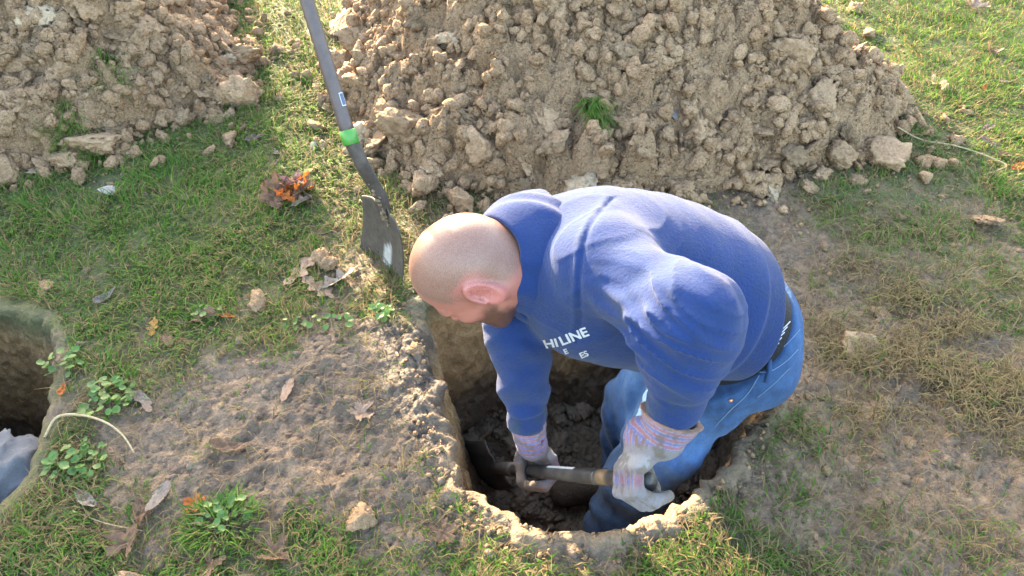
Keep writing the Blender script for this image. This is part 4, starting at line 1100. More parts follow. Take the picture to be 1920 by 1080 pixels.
# ================================================================== LOOSE CLODS AND STONES
BLOCKS = [unit_clod(720 + k, .92, .85, sub=4) for k in range(6)]
for m_ in BLOCKS: m_.materials.append(None)
LOOSE = [  # px, py, radius px, flatness, material, label
    (205, 347, 17, .45, M_chalk_o, 'flat pale stone on the lawn near the clay heap with sods'), (182, 388, 13, .5, M_clod_o, 'small elongated clod just below the flat pale stone on the lawn'),
    (86, 530, 24, .6, M_clod_o, 'round clod in the grass above the small pit at the edge'), (614, 489, 26, 1, M_clod_o, 'round crumbly clod between the oak leaves and the standing shovel'),
    (486, 553, 32, .5, M_clod_o, 'broad flattened clod where the grass meets the muddy patch'), (458, 172, 40, .95, M_clod_o, 'large lone clod on the grass gap between the two heaps'),
    (432, 252, 24, .85, M_clod_o, 'clod at the foot of the smaller heap beside the purple leaf'), (26, 322, 34, 1, M_clod_o, 'tall clod at the picture edge below the smaller heap'),
    (795, 338, 38, 1, M_clod_o, 'big knobbly clod at the heap foot just beside the shovel handle'), (870, 372, 34, .9, M_clod_o, 'pair-sized clod at the heap foot above the bald head'),
    (683, 958, 34, .85, M_clod_o, 'ochre angular clod on the near rim of the main pit'), (1578, 288, 34, .85, M_clod_o, 'angular clod at the front foot of the large heap, beside the cut block'),
    (1662, 283, 50, .9, M_clod_o, 'largest block with a flat spade-cut face at the heap corner'), (1608, 336, 16, .8, M_clod_o, 'small two-lobed clod on the grass below the cut block'),
    (1652, 580, 22, .4, M_clod_o, 'flat clod on matted grass above the sunlit strip'), (1618, 632, 38, .4, M_clod_o, 'wide flat clod on the straw to the right of the jeans'),
    (1680, 660, 9, .7, M_pale_o, 'small pale pebble beside the wide flat clod'), (1848, 402, 28, .5, M_clod_o, 'crumbled clod on the grass near the picture edge below the stalk'),
    (1548, 878, 14, .8, M_clod_o, 'small ochre pebble beside the trampled mud right of the pit'), (1600, 12, 20, .8, M_clod_o, 'brown clod on the sunlit grass beyond the large heap'),
    (591, 272, 9, .8, M_chalk_o, 'white pebble on the grass left of the green collar'), (776, 650, 17, .9, M_clod_o, 'rounded clod on the left rim below the man\'s head'),
    (415, 665, 8, .8, M_clod_o, 'tiny orange-brown pebble on the mud by the weeds'), (1700, 820, 20, .45, M_clod_o, 'low clod in the trampled mud at the right'), (380, 950, 20, .8, M_clod_o, 'reddish clod beside the bright grass tuft in the near corner'),
    (250, 1078, 34, .6, M_clod_o, 'sunlit tan clod cut off by the bottom edge'), (1490, 245, 15, .5, M_stone_o, 'dark chip of slate at the right foot of the heap'), (1605, 108, 20, .6, M_stone_o, 'grey slate stone on the far flank of the large heap'),
    (1652, 130, 17, .7, M_stone_o, 'dark slate stone embedded in a block on the heap flank'), (1252, 186, 30, .35, M_stone_o, 'thin grey slab lying on the face of the large heap'), (655, 148, 12, .6, M_chalk_o, 'pale stone on the heap edge behind the shovel handle'),
    (1520, 350, 18, .8, M_clod_o, 'loose clod at the foot of the heap near the man\'s back'), (715, 545, 18, .5, M_clod_o, 'sunlit flat clod in front of the shovel blade'), (560, 125, 14, .8, M_clod_o, 'clod behind the shovel handle on bright grass'),
    (1560, 120, 26, .9, M_clod_o, 'blocky clod high on the right flank of the large heap'), (905, 268, 46, 1, M_clod_o, 'big rounded clod on the face of the large heap above the hood'), (765, 226, 48, .9, M_clod_o, 'big squarish block on the heap face beside the shovel handle'),
    (1530, 180, 40, .9, M_clod_o, 'bulky clod on the right face of the large heap'), (1480, 90, 48, .9, M_clod_o, 'massive smooth block near the top right of the large heap'), (60, 180, 46, .9, M_clod_o, 'big pale clod on the face of the smaller heap'), (185, 250, 55, .6, M_clod_o, 'long tilted slab of clay at the front of the smaller heap'),
    (1545, 460, 12, .8, M_clod_o, 'small clod on the matted grass beyond the man\'s lower back'), (1690, 405, 9, .8, M_clod_o, 'little clod on the grass right of the heap, below the long stalk')]
for px, py, rp, fl, mt, lb in LOOSE:
    p, f = hit(px, py + rp * .5); r = rp / FPX * f
    mesh = random.choice(STONES) if mt in (M_stone_o, M_chalk_o) else (random.choice(BLOCKS) if rp > 30 else None)
    isst = mt in (M_stone_o, M_chalk_o)
    o = put_clod('stone' if isst else 'clod', (p[0], p[1], p[2] + r * fl * .32), r, mt, None, mesh, fl)
    tag(o, lb, 'stone' if isst else 'clod', 'loose lumps lying on the ground')
def unit_rows(a): return a / np.linalg.norm(a, axis=1)[:, None]
# crumbs strewn over the lawn and the mud, nobody could count them
n = 1500; q = np.column_stack([rng.uniform(-1.5, 1.6, n * 3), rng.uniform(.7, 3.2, n * 3)])
kp = (poly_sd(q[:, 0], q[:, 1], PIT) < -.05) & (poly_sd(q[:, 0], q[:, 1], PIT_L) < -.05) & (rng.random(n * 3) < .25 + .75 * np.exp(-np.maximum(-poly_sd(q[:, 0], q[:, 1], PILE_R), 0) / .25))
q = q[kp][:n]
e_ = rng.integers(0, len(PIT), 900); tt_ = rng.random(900)[:, None]; er = PIT[e_] * (1 - tt_) + np.roll(PIT, -1, 0)[e_] * tt_; er = er + unit_rows(er - PIT_C) * (rng.random(900) ** 1.5 * .07 - .004)[:, None]; q = np.concatenate([q, er])
rr = .0022 + .0085 * rng.random(len(q)) ** 3; z = S(q[:, 0], q[:, 1]) + rr * .3
o = joined_clods('dirt_crumbs', np.column_stack([q, z]), rr, M_clod, None, lambda r: 1, 8); o['label'] = 'crumbs of clay strewn over grass and mud'; o['category'] = 'dirt'
n = 5200; q = np.column_stack([rng.uniform(-1.3, 1.5, n), rng.uniform(.7, 2.1, n)]); ld = lawn_d(q[:, 0], q[:, 1]); sA = poly_sd(q[:, 0], q[:, 1], PIT)
kp = (sA < -.006) & (poly_sd(q[:, 0], q[:, 1], PIT_L) < -.01) & (rng.random(n) < (1 - ld) * .55 + .6 * np.exp(sA / .03) * (sA < 0)) & (pile_h(q[:, 0], q[:, 1], 'R')[1] < 0) & (fbm(q[:, 0] * 5, q[:, 1] * 5, 2.0, 2) > -.12)
q = q[kp]; rr = .003 + .013 * rng.random(len(q)) ** 2.6
M_mud = soil_mat('mud_lumps', (.215, .15, .105), (.30, .215, .152), (.14, .10, .075), rough=.85, objcoord=False, spec=.35)
o = joined_clods('mud_lumps', np.column_stack([q, G(q[:, 0], q[:, 1]) - rr * .25]), rr, M_mud, None, lambda r: 2 if r > .008 else 1, 12); tag(o, 'trodden lumps of grey-brown mud around the pits', 'mud', kind='stuff')
# broken soil on the floor of the pit
pts = []
while len(pts) < 210:
    x, y = rng.uniform(-.3, .75), rng.uniform(.85, 1.75)
    if poly_sd(np.array([x]), np.array([y]), PIT)[0] > .10: pts.append((x, y))
fz_ = lambda x, y: PIT_Z + 0.03 * float(fbm(np.array([x * 9]), np.array([y * 9]), 4.0, 3)[0])
for x, y in pts:
    if math.hypot(x - anL[0] + .08, y - anL[1]) < .14 or math.hypot(x - anR[0] + .08, y - anR[1]) < .14: continue
    r = .016 + .030 * random.random() ** 2; c = put_clod('clod', (x, y, fz_(x, y) + r * .3 + .10 * max(0, y - 1.35)), r, M_wet_o); c.parent = pit
qq = rng.uniform((-.3, .85), (.75, 1.75), (2600, 2)); qq = qq[poly_sd(qq[:, 0], qq[:, 1], PIT) > .08]; rr = .005 + .011 * rng.random(len(qq)) ** 2
o = joined_clods('crumbs', np.column_stack([qq, [fz_(*a) + .01 for a in qq]]), rr, M_wet, None, lambda r: 2 if r > .009 else 1, 9); o.parent = pit

# ================================================================== LEAVES, TWIGS, WEEDS
def leaf_mat(name, ca, cb, cc):
    m, nt, b = newmat(name); tc = nd(nt, 'ShaderNodeTexCoord'); co = tc.outputs['Object']
    n1 = noise(nt, co, 3, 4, .6); n2 = noise(nt, co, 14, 4, .7)
    c = mixcol(nt, ramp(nt, n1, .38, .62), ca, cb); c = mixcol(nt, ramp(nt, n2, .55, .72), c, cc)
    at = nd(nt, 'ShaderNodeAttribute', attribute_name='Col'); c = mixcol(nt, .8, c, at.outputs['Color'], 'MULTIPLY'); c = mixcol(nt, 1.0, c, (ALB, ALB, ALB), 'MULTIPLY')
    nt.links.new(c, b.inputs['Base Color']); b.inputs['Roughness'].default_value = .6; b.inputs['Specular IOR Level'].default_value = .35
    tr = nd(nt, 'ShaderNodeBsdfTranslucent'); nt.links.new(c, tr.inputs[0]); mx = nd(nt, 'ShaderNodeMixShader'); mx.inputs[0].default_value = .28
    nt.links.new(b.outputs[0], mx.inputs[1]); nt.links.new(tr.outputs[0], mx.inputs[2]); nt.links.new(mx.outputs[0], nt.nodes['Material Output'].inputs[0])
    bump(nt, b, n2, .02, .4); return m
LM = {'tan': leaf_mat('tan_leaf', (.32, .21, .155), (.40, .29, .225), (.22, .12, .08)), 'brown': leaf_mat('brown_leaf', (.17, .095, .06), (.25, .155, .10), (.10, .055, .04)),
      'grey': leaf_mat('grey_leaf', (.24, .20, .185), (.31, .26, .24), (.16, .12, .10)), 'rust': leaf_mat('rust_leaf', (.55, .13, .028), (.66, .20, .04), (.30, .07, .025)),
      'purple': leaf_mat('purple_leaf', (.17, .09, .11), (.24, .16, .19), (.12, .05, .05)), 'yellow': leaf_mat('yellow_leaf', (.55, .27, .06), (.62, .35, .10), (.35, .15, .04)),
      'pale': leaf_mat('pale_leaf', (.42, .32, .26), (.52, .44, .38), (.35, .24, .18))}
def leaf_mesh(kind, seed, curl):
    r_ = np.random.default_rng(seed); n = 72; t = np.linspace(0, 2 * math.pi, n, endpoint=False)
    if kind == 'oak':
        y = np.cos(t); base = .42 * np.sin(np.clip((y + 1) / 2, 0, 1) * math.pi) ** .7 + .02
        lob = 1 + .52 * np.cos(7.5 * (y + 1.05) * 1.4); x = np.sign(np.sin(t)) * base * np.clip(lob, .38, 1.6) * .72
    elif kind == 'maple':
        a = t; rad = .55 + .40 * np.abs(np.cos(2.5 * a)) ** 1.4 + .08 * np.cos(17 * a); rad = np.where(np.abs(a - math.pi) < .35, rad * .45, rad); x = rad * np.sin(a); y = rad * np.cos(a)
    else:
        y = np.cos(t); x = .36 * np.sin(t) * (1 - .25 * y)
    x = x * (1 + .08 * r_.normal(size=n)); rings = 6; V = [(0, 0)]; 
    for k in range(1, rings + 1): V += list(zip(x * k / rings, y * k / rings))
    V = np.array(V); F3 = np.array([[0, 1 + i, 1 + (i + 1) % n] for i in range(n)])
    F4 = np.array([[1 + k * n + i, 1 + (k + 1) * n + i, 1 + (k + 1) * n + (i + 1) % n, 1 + k * n + (i + 1) % n] for k in range(rings - 1) for i in range(n)])
    ph = r_.uniform(0, 6.28); d = V @ np.array([math.cos(ph), math.sin(ph)])
    z = curl * (.55 * d * d + .35 * np.abs(V[:, 0]) ** 1.3 + .22 * fbm(V[:, 0] * 2.2 + seed, V[:, 1] * 2.2, 0, 3)) + .02 * np.cos(V[:, 0] * 20 + V[:, 1] * 9)
    vein = np.exp(-(V[:, 0] / .02) ** 2) + .6 * np.exp(-(((np.abs(V[:, 0]) - (V[:, 1] % .28) * .9)) / .018) ** 2) * (np.abs(V[:, 0]) > .02)
    cl = np.ones((len(V), 3)) * (1 - .32 * np.clip(vein, 0, 1))[:, None]
    # stem
    sv, sf = tube([(0, -.95, z.min() * .2), (.03, -1.25, .02), (.10, -1.5, .05)], [.018, .014, .012], 5); m0 = len(V)
    return mesh_np('fallen_leaf', np.concatenate([np.column_stack([V, z]), sv]), [F3, F4] + [f + m0 for f in sf], True, np.concatenate([cl, np.ones((len(sv), 3)) * .8]))
LEAVES = [ # px, py, size m, kind, colour, curl, turn, label
    (566, 512, .072, 'oak', 'tan', .30, 1.2, 'pinkish tan oak leaf with deep lobes left of the round clod'), (598, 545, .064, 'oak', 'tan', .25, .4, 'tan oak leaf half under the pinkish leaf near the round clod'), (638, 530, .062, 'oak', 'pale', 1.1, 2.4, 'curled two-tone oak leaf, pale with a brown underside, near the shovel blade'),
    (345, 375, .026, 'oval', 'tan', .9, .5, 'small curled tan leaf alone on the open lawn'), (481, 262, .040, 'oak', 'purple', .6, 1.0, 'purple-red leaf at the foot of the smaller heap'), (520, 292, .024, 'oval', 'grey', .7, .2, 'small grey leaf beside a clod below the purple leaf'),
    (378, 603, .042, 'oval', 'brown', 1.2, .9, 'dark brown curled leaf at the grass edge above the mud'), (428, 598, .024, 'oval', 'rust', .8, 2.1, 'small rust leaf beside the dark curled one'), (290, 618, .034, 'oak', 'yellow', .5, 1.5, 'orange-yellow leaf at the upper edge of the mud'),
    (318, 645, .030, 'oval', 'brown', .9, .3, 'brown leaf just below the orange-yellow one'), (203, 562, .034, 'oval', 'grey', 1.0, 2.5, 'grey-brown curled leaf in the lawn above the small pit'), (122, 736, .022, 'oval', 'rust', 1.3, .1, 'rusty curled leaf on the rim of the small pit'),
    (268, 752, .034, 'oval', 'grey', .3, 1.9, 'grey flat leaf beside the upper weed patch'), (278, 768, .020, 'oval', 'tan', .3, .4, 'small tan leaf touching the grey flat one'), (436, 845, .042, 'oval', 'brown', .9, 2.2, 'narrow red-brown leaf alone in the middle of the mud'),
    (540, 735, .038, 'oval', 'tan', .25, 1.4, 'pale leaf pressed flat into the mud'), (680, 780, .034, 'maple', 'tan', .9, .8, 'crumpled pinkish leaf near the left rim of the pit'), (165, 945, .048, 'oval', 'grey', .9, .4, 'large grey-brown curled leaf below the lower weed patch'),
    (268, 968, .042, 'oval', 'brown', 1.3, .2, 'folded brown leaf standing in the near mud'), (300, 938, .050, 'oval', 'grey', .3, 1.3, 'flat grey leaf with a pale rib in the near mud'), (243, 1022, .050, 'maple', 'brown', .8, 2.8, 'brown shrivelled maple leaf near the bottom edge'),
    (392, 1060, .056, 'maple', 'brown', .4, 1.0, 'broad brown maple leaf at the bottom edge'), (516, 1045, .044, 'maple', 'brown', .9, 2.0, 'dark maple leaf standing curled near the bottom edge'), (372, 953, .034, 'maple', 'rust', 1.2, .6, 'crumpled orange-brown leaf on the bright grass tuft'),
    (832, 1003, .040, 'maple', 'brown', .5, 1.8, 'brown and grey leaf in the grass in front of the pit'), (1822, 18, .060, 'maple', 'tan', .8, .3, 'tan leaf cluster at the top right corner'), (1752, 160, .036, 'maple', 'pale', 1.0, 1.1, 'pale star-shaped leaf standing in the sunny grass'),
    (1848, 245, .030, 'oval', 'purple', .8, .9, 'uppermost of three dark leaves beside the long stalk'), (1852, 272, .036, 'oval', 'purple', .5, 1.7, 'mauve leaf, middle of the three beside the long stalk'), (1876, 294, .030, 'oval', 'brown', .7, .5, 'red-brown leaf, lowest of the three beside the long stalk'),
    (1911, 316, .034, 'oval', 'rust', .5, 2.3, 'orange-brown leaf cut off by the right edge'), (1842, 172, .024, 'oval', 'rust', .8, 1.2, 'reddish leaf in the sunny grass right of the pale star'), (1883, 157, .030, 'oval', 'tan', .4, .8, 'tan leaf in the sunny grass near the right edge'),
    (1858, 100, .036, 'maple', 'brown', 1.0, 1.4, 'brown crumpled leaf in the sunny grass above the tan one'), (1360, 320, .026, 'oval', 'purple', .4, .7, 'purple leaf against the foot of the large heap'), (1395, 375, .020, 'oval', 'brown', .8, 2.0, 'small brown leaf beside the man\'s back'),
    (1762, 30, .030, 'oval', 'brown', .8, 1.9, 'small brown leaf left of the tan cluster at the top'), (1890, 28, .028, 'oval', 'brown', .6, .2, 'small brown leaf right of the tan cluster at the top')]
for i, (px, py, sz, kd, clr, cu, tn, lb) in enumerate(LEAVES):
    if py > 900: sz *= .8
    p, f = hit(px, py); me = leaf_mesh(kd, 40 + i, cu); o = obj('fallen_leaf', me, LM[clr])
    zmin = min(v.co.z for v in me.vertices); o.scale = (sz, sz, sz); o.rotation_euler = (random.uniform(-.25, .25), random.uniform(-.25, .25), tn * 2.2)
    o.location = (p[0], p[1], p[2] + .008 - zmin * sz); tag(o, lb, 'leaf', 'fallen leaves')
# a broken twig with its rust-red leaves still on it
sp_, f = hit(556, 372); sprig = empty('leafy_twig', sp_); tag(sprig, 'broken twig with a bunch of rust-red leaves lying beside the standing shovel', 'twig')
M_twig = soil_mat('dark_bark', (.06, .045, .035), (.10, .075, .055), None, objcoord=False)
part('twig', tube(spline([sp_ + np.array([-.01, .05, .055]), sp_ + np.array([.0, .02, .06]), sp_ + np.array([.03, -.02, .05]), sp_ + np.array([.06, -.045, .035])], 12), .0025, 6), M_twig, sprig)
for k in range(13):
    clr = ['rust', 'rust', 'brown', 'tan', 'rust', 'brown', 'purple'][k % 7]; me = leaf_mesh('oak' if k % 3 else 'maple', 90 + k, .9); o = obj('leaf', me, LM[clr])
    a = k * 2.4; rr_ = .012 + .052 * (k / 13); sz = random.uniform(.036, .054); o.scale = (sz,) * 3
    o.rotation_euler = (random.uniform(-.8, .8), random.uniform(-.8, .8), a); o.location = (math.cos(a) * rr_ * 1.2, math.sin(a) * rr_, .025 + .02 * random.random()); o.parent = sprig
def ground_line(name, pix_pts, r0, r1, mat, label, cat, lift=.006, hump=0.0):
    P = np.array([hit(*p)[0] for p in pix_pts]); P[:, 2] += lift; P[:, 2] += hump * np.sin(np.linspace(0, math.pi, len(P))); Q = spline(P, 40)
    o = obj(name, mesh_np(name, *tube(Q, np.linspace(r0, r1, 40), 7)), mat); tag(o, label, cat); return o
M_straw = soil_mat('dry_straw', (.42, .33, .19), (.52, .43, .28), None, objcoord=False, bstr=.2)
ground_line('dry_stalk', [(1680, 244), (1725, 268), (1785, 279), (1837, 296), (1882, 315), (1871, 324), (1841, 334)], .0028, .0016, M_straw, 'long bent straw-coloured stalk reaching out from the large heap', 'stalk', .012)
ground_line('dry_stalk', [(88, 826), (114, 793), (160, 793), (205, 805), (236, 826), (256, 856)], .0032, .0020, M_straw, 'pale arched stalk across the weeds by the small pit', 'stalk', .01, .02)
ground_line('twig', [(654, 352), (655, 385), (643, 420), (622, 440), (590, 447)], .0030, .0018, M_twig, 'dark bent twig on the grass left of the shovel blade', 'twig', .008)
ground_line('twig', [(600, 815), (597, 835), (588, 862)], .0016, .0010, M_twig, 'short black twig stuck in the clay near the pit', 'twig', .006)
ground_line('dry_stalk', [(140, 962), (200, 985), (270, 1000)], .0014, .0010, M_straw, 'thin reddish stalk by the brown leaf near the corner', 'stalk', .008)

# ---- ground ivy: each round leaf a piece of the plant
def plant_mat(name, ca, cb):
    m, nt, b = newmat(name); oi = nd(nt, 'ShaderNodeObjectInfo'); c = mixcol(nt, oi.outputs['Random'], ca, cb)
    nt.links.new(c, b.inputs['Base Color']); b.inputs['Roughness'].default_value = .5
    tr = nd(nt, 'ShaderNodeBsdfTranslucent'); nt.links.new(c, tr.inputs[0]); mx = nd(nt, 'ShaderNodeMixShader'); mx.inputs[0].default_value = .3
    nt.links.new(b.outputs[0], mx.inputs[1]); nt.links.new(tr.outputs[0], mx.inputs[2]); nt.links.new(mx.outputs[0], nt.nodes['Material Output'].inputs[0]); return m
M_ivy = plant_mat('weed_leaf', (.05, .12, .022), (.09, .18, .037)); M_stem = plant_mat('weed_stem', (.10, .13, .05), (.14, .16, .06))
def round_leaf():
    n = 16; t = np.linspace(0, 2 * math.pi, n, endpoint=False); r = 1 - .35 * np.exp(-((t - math.pi) / .35) ** 2) + .04 * np.cos(8 * t)
    V = [(0, 0, -.12)]; 
    for k in (.55, 1): V += [(k * a * math.sin(b), k * a * math.cos(b), .12 * k * k + .05 * k * math.cos(3 * b)) for a, b in zip(r, t)]
    F3 = np.array([[0, 1 + i, 1 + (i + 1) % n] for i in range(n)]); F4 = np.array([[1 + i, 1 + n + i, 1 + n + (i + 1) % n, 1 + (i + 1) % n] for i in range(n)])
    me = mesh_np('leaf', np.array(V), [F3, F4]); me.materials.append(M_ivy); return me
RL = round_leaf()
for (px, py, rx, ry, nl, lb) in [(205, 752, .062, .065, 64, 'bright patch of round-leaved weeds above the pale arched stalk'), (148, 872, .070, .055, 62, 'patch of round-leaved weeds below the pale arched stalk, beside the small pit'),
                                 (428, 965, .060, .045, 30, 'round-leaved weed growing in the bright grass tuft at the mud edge'), (385, 592, .045, .025, 14, 'small round-leaved weed among dead leaves at the grass edge'),
                                 (716, 590, .030, .030, 16, 'sunlit little weed on the left rim near the shovel'), (120, 690, .050, .05, 20, 'thin weeds on the rim of the small pit'), (600, 610, .10, .03, 18, 'scattered flat round weed leaves in the thin grass near the man\'s head')]:
    p0, f = hit(px, py); root = empty('weed', p0); tag(root, lb, 'weed', 'round-leaved weeds'); sv = []; sfs = []; n0 = 0
    for k in range(nl):
        a = random.uniform(0, 6.28); r = math.sqrt(random.random()); x = math.cos(a) * r * rx; y = math.sin(a) * r * ry; h = random.uniform(.012, .040) * (1.1 - .5 * r)
        gz = float(S(np.array([p0[0] + x]), np.array([p0[1] + y]))[0]) - p0[2]
        o = bpy.data.objects.new('leaf', RL); col.objects.link(o); o.parent = root; o.location = (x, y, gz + h); sz = random.uniform(.0055, .0115); o.scale = (sz,) * 3
        o.rotation_euler = (random.uniform(-.5, .5), random.uniform(-.5, .5), random.uniform(0, 6.28))
        v, fs = tube([(x * .8, y * .8, gz - .003), (x * .95, y * .95, gz + h * .6), (x, y, gz + h - .001)], [.0010, .0008, .0006], 4, cap=False); sv.append(v); sfs.append(fs[0] + n0); n0 += len(v)
    o = obj('stems', mesh_np('stems', np.concatenate(sv), np.concatenate(sfs)), M_stem); o.parent = root; o['kind'] = 'stuff'

# ================================================================== GRASS
M_grass, nt_, b_ = newmat('grass_blade'); at_ = nd(nt_, 'ShaderNodeAttribute', attribute_name='Col')
nt_.links.new(at_.outputs['Color'], b_.inputs['Base Color']); b_.inputs['Roughness'].default_value = .65; b_.inputs['Specular IOR Level'].default_value = .12
tr_ = nd(nt_, 'ShaderNodeBsdfTranslucent'); nt_.links.new(at_.outputs['Color'], tr_.inputs[0]); mx_ = nd(nt_, 'ShaderNodeMixShader'); mx_.inputs[0].default_value = .45
nt_.links.new(b_.outputs[0], mx_.inputs[1]); nt_.links.new(tr_.outputs[0], mx_.inputs[2]); nt_.links.new(mx_.outputs[0], nt_.nodes['Material Output'].inputs[0])
def blades(P, L, W, lean, az, dry, r_, flop=0.5):
    """P base points (N,3); returns verts, quads, tris, colours"""
    n = len(P); d = np.stack([np.cos(az), np.sin(az)], -1); sx = np.stack([-d[:, 1], d[:, 0], np.zeros(n)], -1)
    def step(a): return np.stack([d[:, 0] * np.sin(a), d[:, 1] * np.sin(a), np.cos(a)], -1)
    a1 = lean * .55; a2 = np.minimum(lean + flop, 1.75)
    p1 = P + step(a1) * (L * .5)[:, None]; p2 = p1 + step(a2) * (L * .5)[:, None]
    p1[:, 2] = np.maximum(p1[:, 2], P[:, 2] + .004); p2[:, 2] = np.maximum(p2[:, 2], P[:, 2] + .002)
    w_ = (W / 2)[:, None] * sx
    V = np.stack([P - w_, P + w_, p1 + w_ * .85, p1 - w_ * .85, p2], 1).reshape(-1, 3)
    b = (np.arange(n) * 5)[:, None]; Q = b + np.array([[0, 1, 2, 3]]); T = b + np.array([[3, 2, 4]])
    g1 = np.array([.036, .102, .021]); g2 = np.array([.118, .215, .032]); st = np.array([.27, .205, .10]); br = np.array([.14, .10, .057])
    m = r_.random(n)[:, None]; c = g1 * (1 - m) + g2 * m; isd = (r_.random(n) < dry)[:, None]; m2 = r_.random(n)[:, None]
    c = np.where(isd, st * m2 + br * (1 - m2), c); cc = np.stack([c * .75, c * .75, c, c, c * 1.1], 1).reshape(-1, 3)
    return V, Q, T, cc
def grass_obj(name, sets):
    V = []; Q = []; T = []; K = []; n0 = 0
    for v, q, t, c in sets: V.append(v); Q.append(q + n0); T.append(t + n0); K.append(c); n0 += len(v)
    return obj(name, mesh_np(name, np.concatenate(V), [np.concatenate(Q), np.concatenate(T)], False, np.concatenate(K)), M_grass)
r_ = np.random.default_rng(99)
N = 950000; y = .50 + (4.4 - .50) * r_.random(N) ** 1.35; x = (r_.random(N) * 2 - 1) * (.62 + .80 * y)
px_, py_ = pix(x, y); kp = (px_ > -150) & (px_ < 2070) & (py_ > -120); x = x[kp]; y = y[kp]
dens = lawn_d(x, y) ** 1.15; cl = fbm(x * 16, y * 16, 8.0, 2)
prob = np.clip(dens * (.75 + 1.5 * cl), 0, 1) * np.clip(.62 + .25 / y, 0, 1); kp = r_.random(len(x)) < prob * .72; x = x[kp]; y = y[kp]
kp = (poly_sd(x, y, PIT) < -.004 - .02 * r_.random(len(x))) & (poly_sd(x, y, PIT_L) < -.02) & (pile_h(x, y, 'R')[1] < .03) & (pile_h(x, y, 'L')[1] < .03)
x = x[kp]; y = y[kp]; n = len(x); dn_ = lawn_d(x, y); dr_ = table(DRY, x, y)
z = G(x, y) - .002
L_ = (.020 + .038 * r_.random(n) ** 1.3) * (.55 + .6 * dn_) * (1 + .5 * fbm(x * 5, y * 5, 2.0, 2)); W_ = .0014 + .0028 * r_.random(n) ** 1.5
lean = np.clip(.45 + 1.0 * r_.random(n) + .35 * (1 - dn_), 0, 1.5); az = 2 * math.pi * fbm(x * 3, y * 3, 12.0, 2) * 1.5 + r_.normal(0, 1.1, n)
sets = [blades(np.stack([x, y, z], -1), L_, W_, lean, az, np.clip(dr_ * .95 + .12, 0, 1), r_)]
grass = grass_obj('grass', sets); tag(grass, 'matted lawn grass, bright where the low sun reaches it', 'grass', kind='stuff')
# dead straw pressed into the mud and the trampled ground
N = 60000; y = .62 + 2.2 * r_.random(N); x = (r_.random(N) * 2 - 1) * (.55 + .78 * y); dr_ = table(DRY, x, y); ld = lawn_d(x, y)
pr = np.clip(dr_ * (.30 + ld) + .10 * ld, 0, 1) * (poly_sd(x, y, PIT) < -.03) * (poly_sd(x, y, PIT_L) < -.02) * (pile_h(x, y, 'R')[1] < .02) * (pile_h(x, y, 'L')[1] < .02)
kp = r_.random(N) < pr * .6; x = x[kp]; y = y[kp]; n = len(x)
sv = blades(np.stack([x, y, G(x, y) + .003], -1), .03 + .05 * r_.random(n), .0013 + .0012 * r_.random(n), 1.35 + .3 * r_.random(n), 6.28 * r_.random(n), np.full(n, .93), r_, .15)
bx = []
for (px, py, k) in ((1620, 690, 260), (1700, 660, 300), (1760, 700, 420), (1830, 745, 420), (1880, 720, 300), (1560, 640, 160), (1500, 600, 120), (1700, 560, 200), (1600, 500, 150), (1780, 620, 250), (1850, 800, 160), (1650, 780, 140)):
    c_ = gp(px, py); bx.append(np.column_stack([c_[0] + r_.normal(0, .055, k), c_[1] + r_.normal(0, .030, k)]))
bx = np.concatenate(bx); k = len(bx)
sv2 = blades(np.column_stack([bx, G(bx[:, 0], bx[:, 1]) + .002]), .03 + .05 * r_.random(k), .0015 + .0016 * r_.random(k), .8 + .6 * r_.random(k), 6.28 * r_.random(k), np.full(k, .97), r_, .5)
straw = grass_obj('straw', [sv, sv2]); tag(straw, 'dry straw strewn over the trampled mud', 'straw', kind='stuff')
# sods of grass turned over on the heaps, and a bright tuft at the mud edge
def tuft(px, py, rx, nb, length, droop, parent, name='sod_grass', dry=.15, lift=.0):
    p0, f = hit(px, py); n = nb; a = r_.random(n) * 6.28; r = np.sqrt(r_.random(n)) * rx; x = p0[0] + np.cos(a) * r; y = p0[1] + np.sin(a) * r * .8; z = S(x, y) + lift
    az = np.where(droop, -math.pi / 2 + r_.normal(0, .5, n), a + r_.normal(0, .5, n)); lean = (1.2 if droop else .5) + .5 * r_.random(n)
    o = grass_obj(name, [blades(np.stack([x, y, z], -1), length * (.6 + .8 * r_.random(n)), .0022 + .0014 * r_.random(n), lean, az, np.full(n, dry), r_, .5)]); o['kind'] = 'stuff'
    if parent is not None: world_parent(o, parent)
    return o
for a in ((212, 128, .05, 260, .10, True), (225, 165, .04, 160, .09, True), (120, 222, .06, 240, .09, True), (150, 265, .07, 260, .08, True), (175, 160, .03, 90, .06, True)): tuft(*a, pile_l)
for a in ((1112, 200, .028, 150, .085, True), (1120, 232, .03, 120, .08, True)): tuft(*a, pile_r)
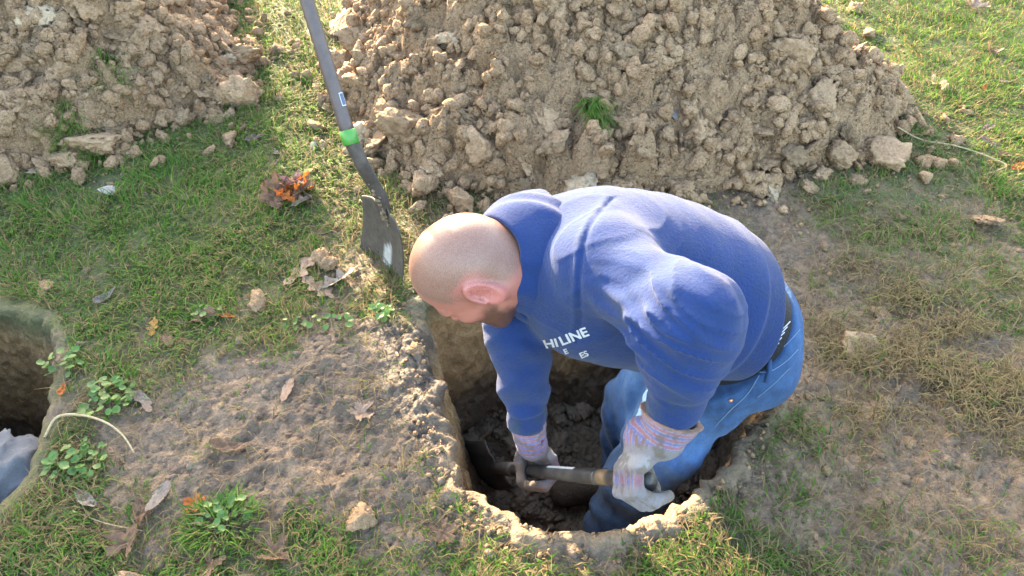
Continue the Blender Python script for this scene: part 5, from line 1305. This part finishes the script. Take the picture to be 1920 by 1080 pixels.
t_ = tuft(418, 985, .075, 260, .050, False, None, 'grass_tuft', .08); tag(t_, 'bright tuft of long grass at the near edge of the mud', 'grass tuft', kind='thing')

# ================================================================== ADDED HEDGE, unseen beyond the heaps, put in to shade the near lawn
hedge_c = np.array([-4.55, 7.95]); hdirx = unit(np.array([.891, .454]))
hedge = empty('added_shade_hedge', (float(hedge_c[0]), float(hedge_c[1]), 0)); tag(hedge, 'tall dense evergreen hedge added out of frame beyond the heaps to shade the near lawn', 'hedge')
M_needle = plant_mat('shade_hedge_leaf', (.03, .06, .018), (.05, .09, .025))
hx = np.linspace(-3.6, .68, 70); hz = np.linspace(0, 1, 26); hv = []
for x in hx:
    for k, zz in enumerate(hz):
        top = 3.3 + .35 * math.sin(x * 2.1) + .12 * math.sin(x * 9)
        hv.append((x, .45 * math.sin(zz * math.pi) ** .4 * (1 if 0 < k < 25 else 0), top * zz))
hv = np.array(hv); hb = hv.copy(); hb[:, 1] *= -1
for arr in (hv, hb): arr += (.10 * np.stack([fbm(arr[:, 0] * 2, arr[:, 2] * 2, k * 5.0, 3) for k in range(3)], -1))
hV = np.concatenate([hv, hb]); hW = np.stack([hV[:, 0] * hdirx[0] - hV[:, 1] * hdirx[1], hV[:, 0] * hdirx[1] + hV[:, 1] * hdirx[0], hV[:, 2]], -1); fq = grid_faces(70, 26)
o = obj('inner_twigs', mesh_np('inner_twigs', hW, [fq, fq[:, ::-1] + len(hv)]), M_needle); o.parent = hedge  # solid inner shell of the added hedge, blocks the low sun
n = 14000; k = r_.integers(0, len(hW), n); c = hW[k] + r_.normal(0, .07, (n, 3)); a = r_.normal(size=(n, 3)); a /= np.linalg.norm(a, axis=1)[:, None]; b = np.cross(a, r_.normal(size=(n, 3))); b /= np.linalg.norm(b, axis=1)[:, None]
lv = np.stack([c - a * .05, c + b * .02, c + a * .05, c - b * .02], 1).reshape(-1, 3)
o = obj('foliage', mesh_np('foliage', lv, np.arange(n * 4).reshape(-1, 4), False), M_needle); o.parent = hedge
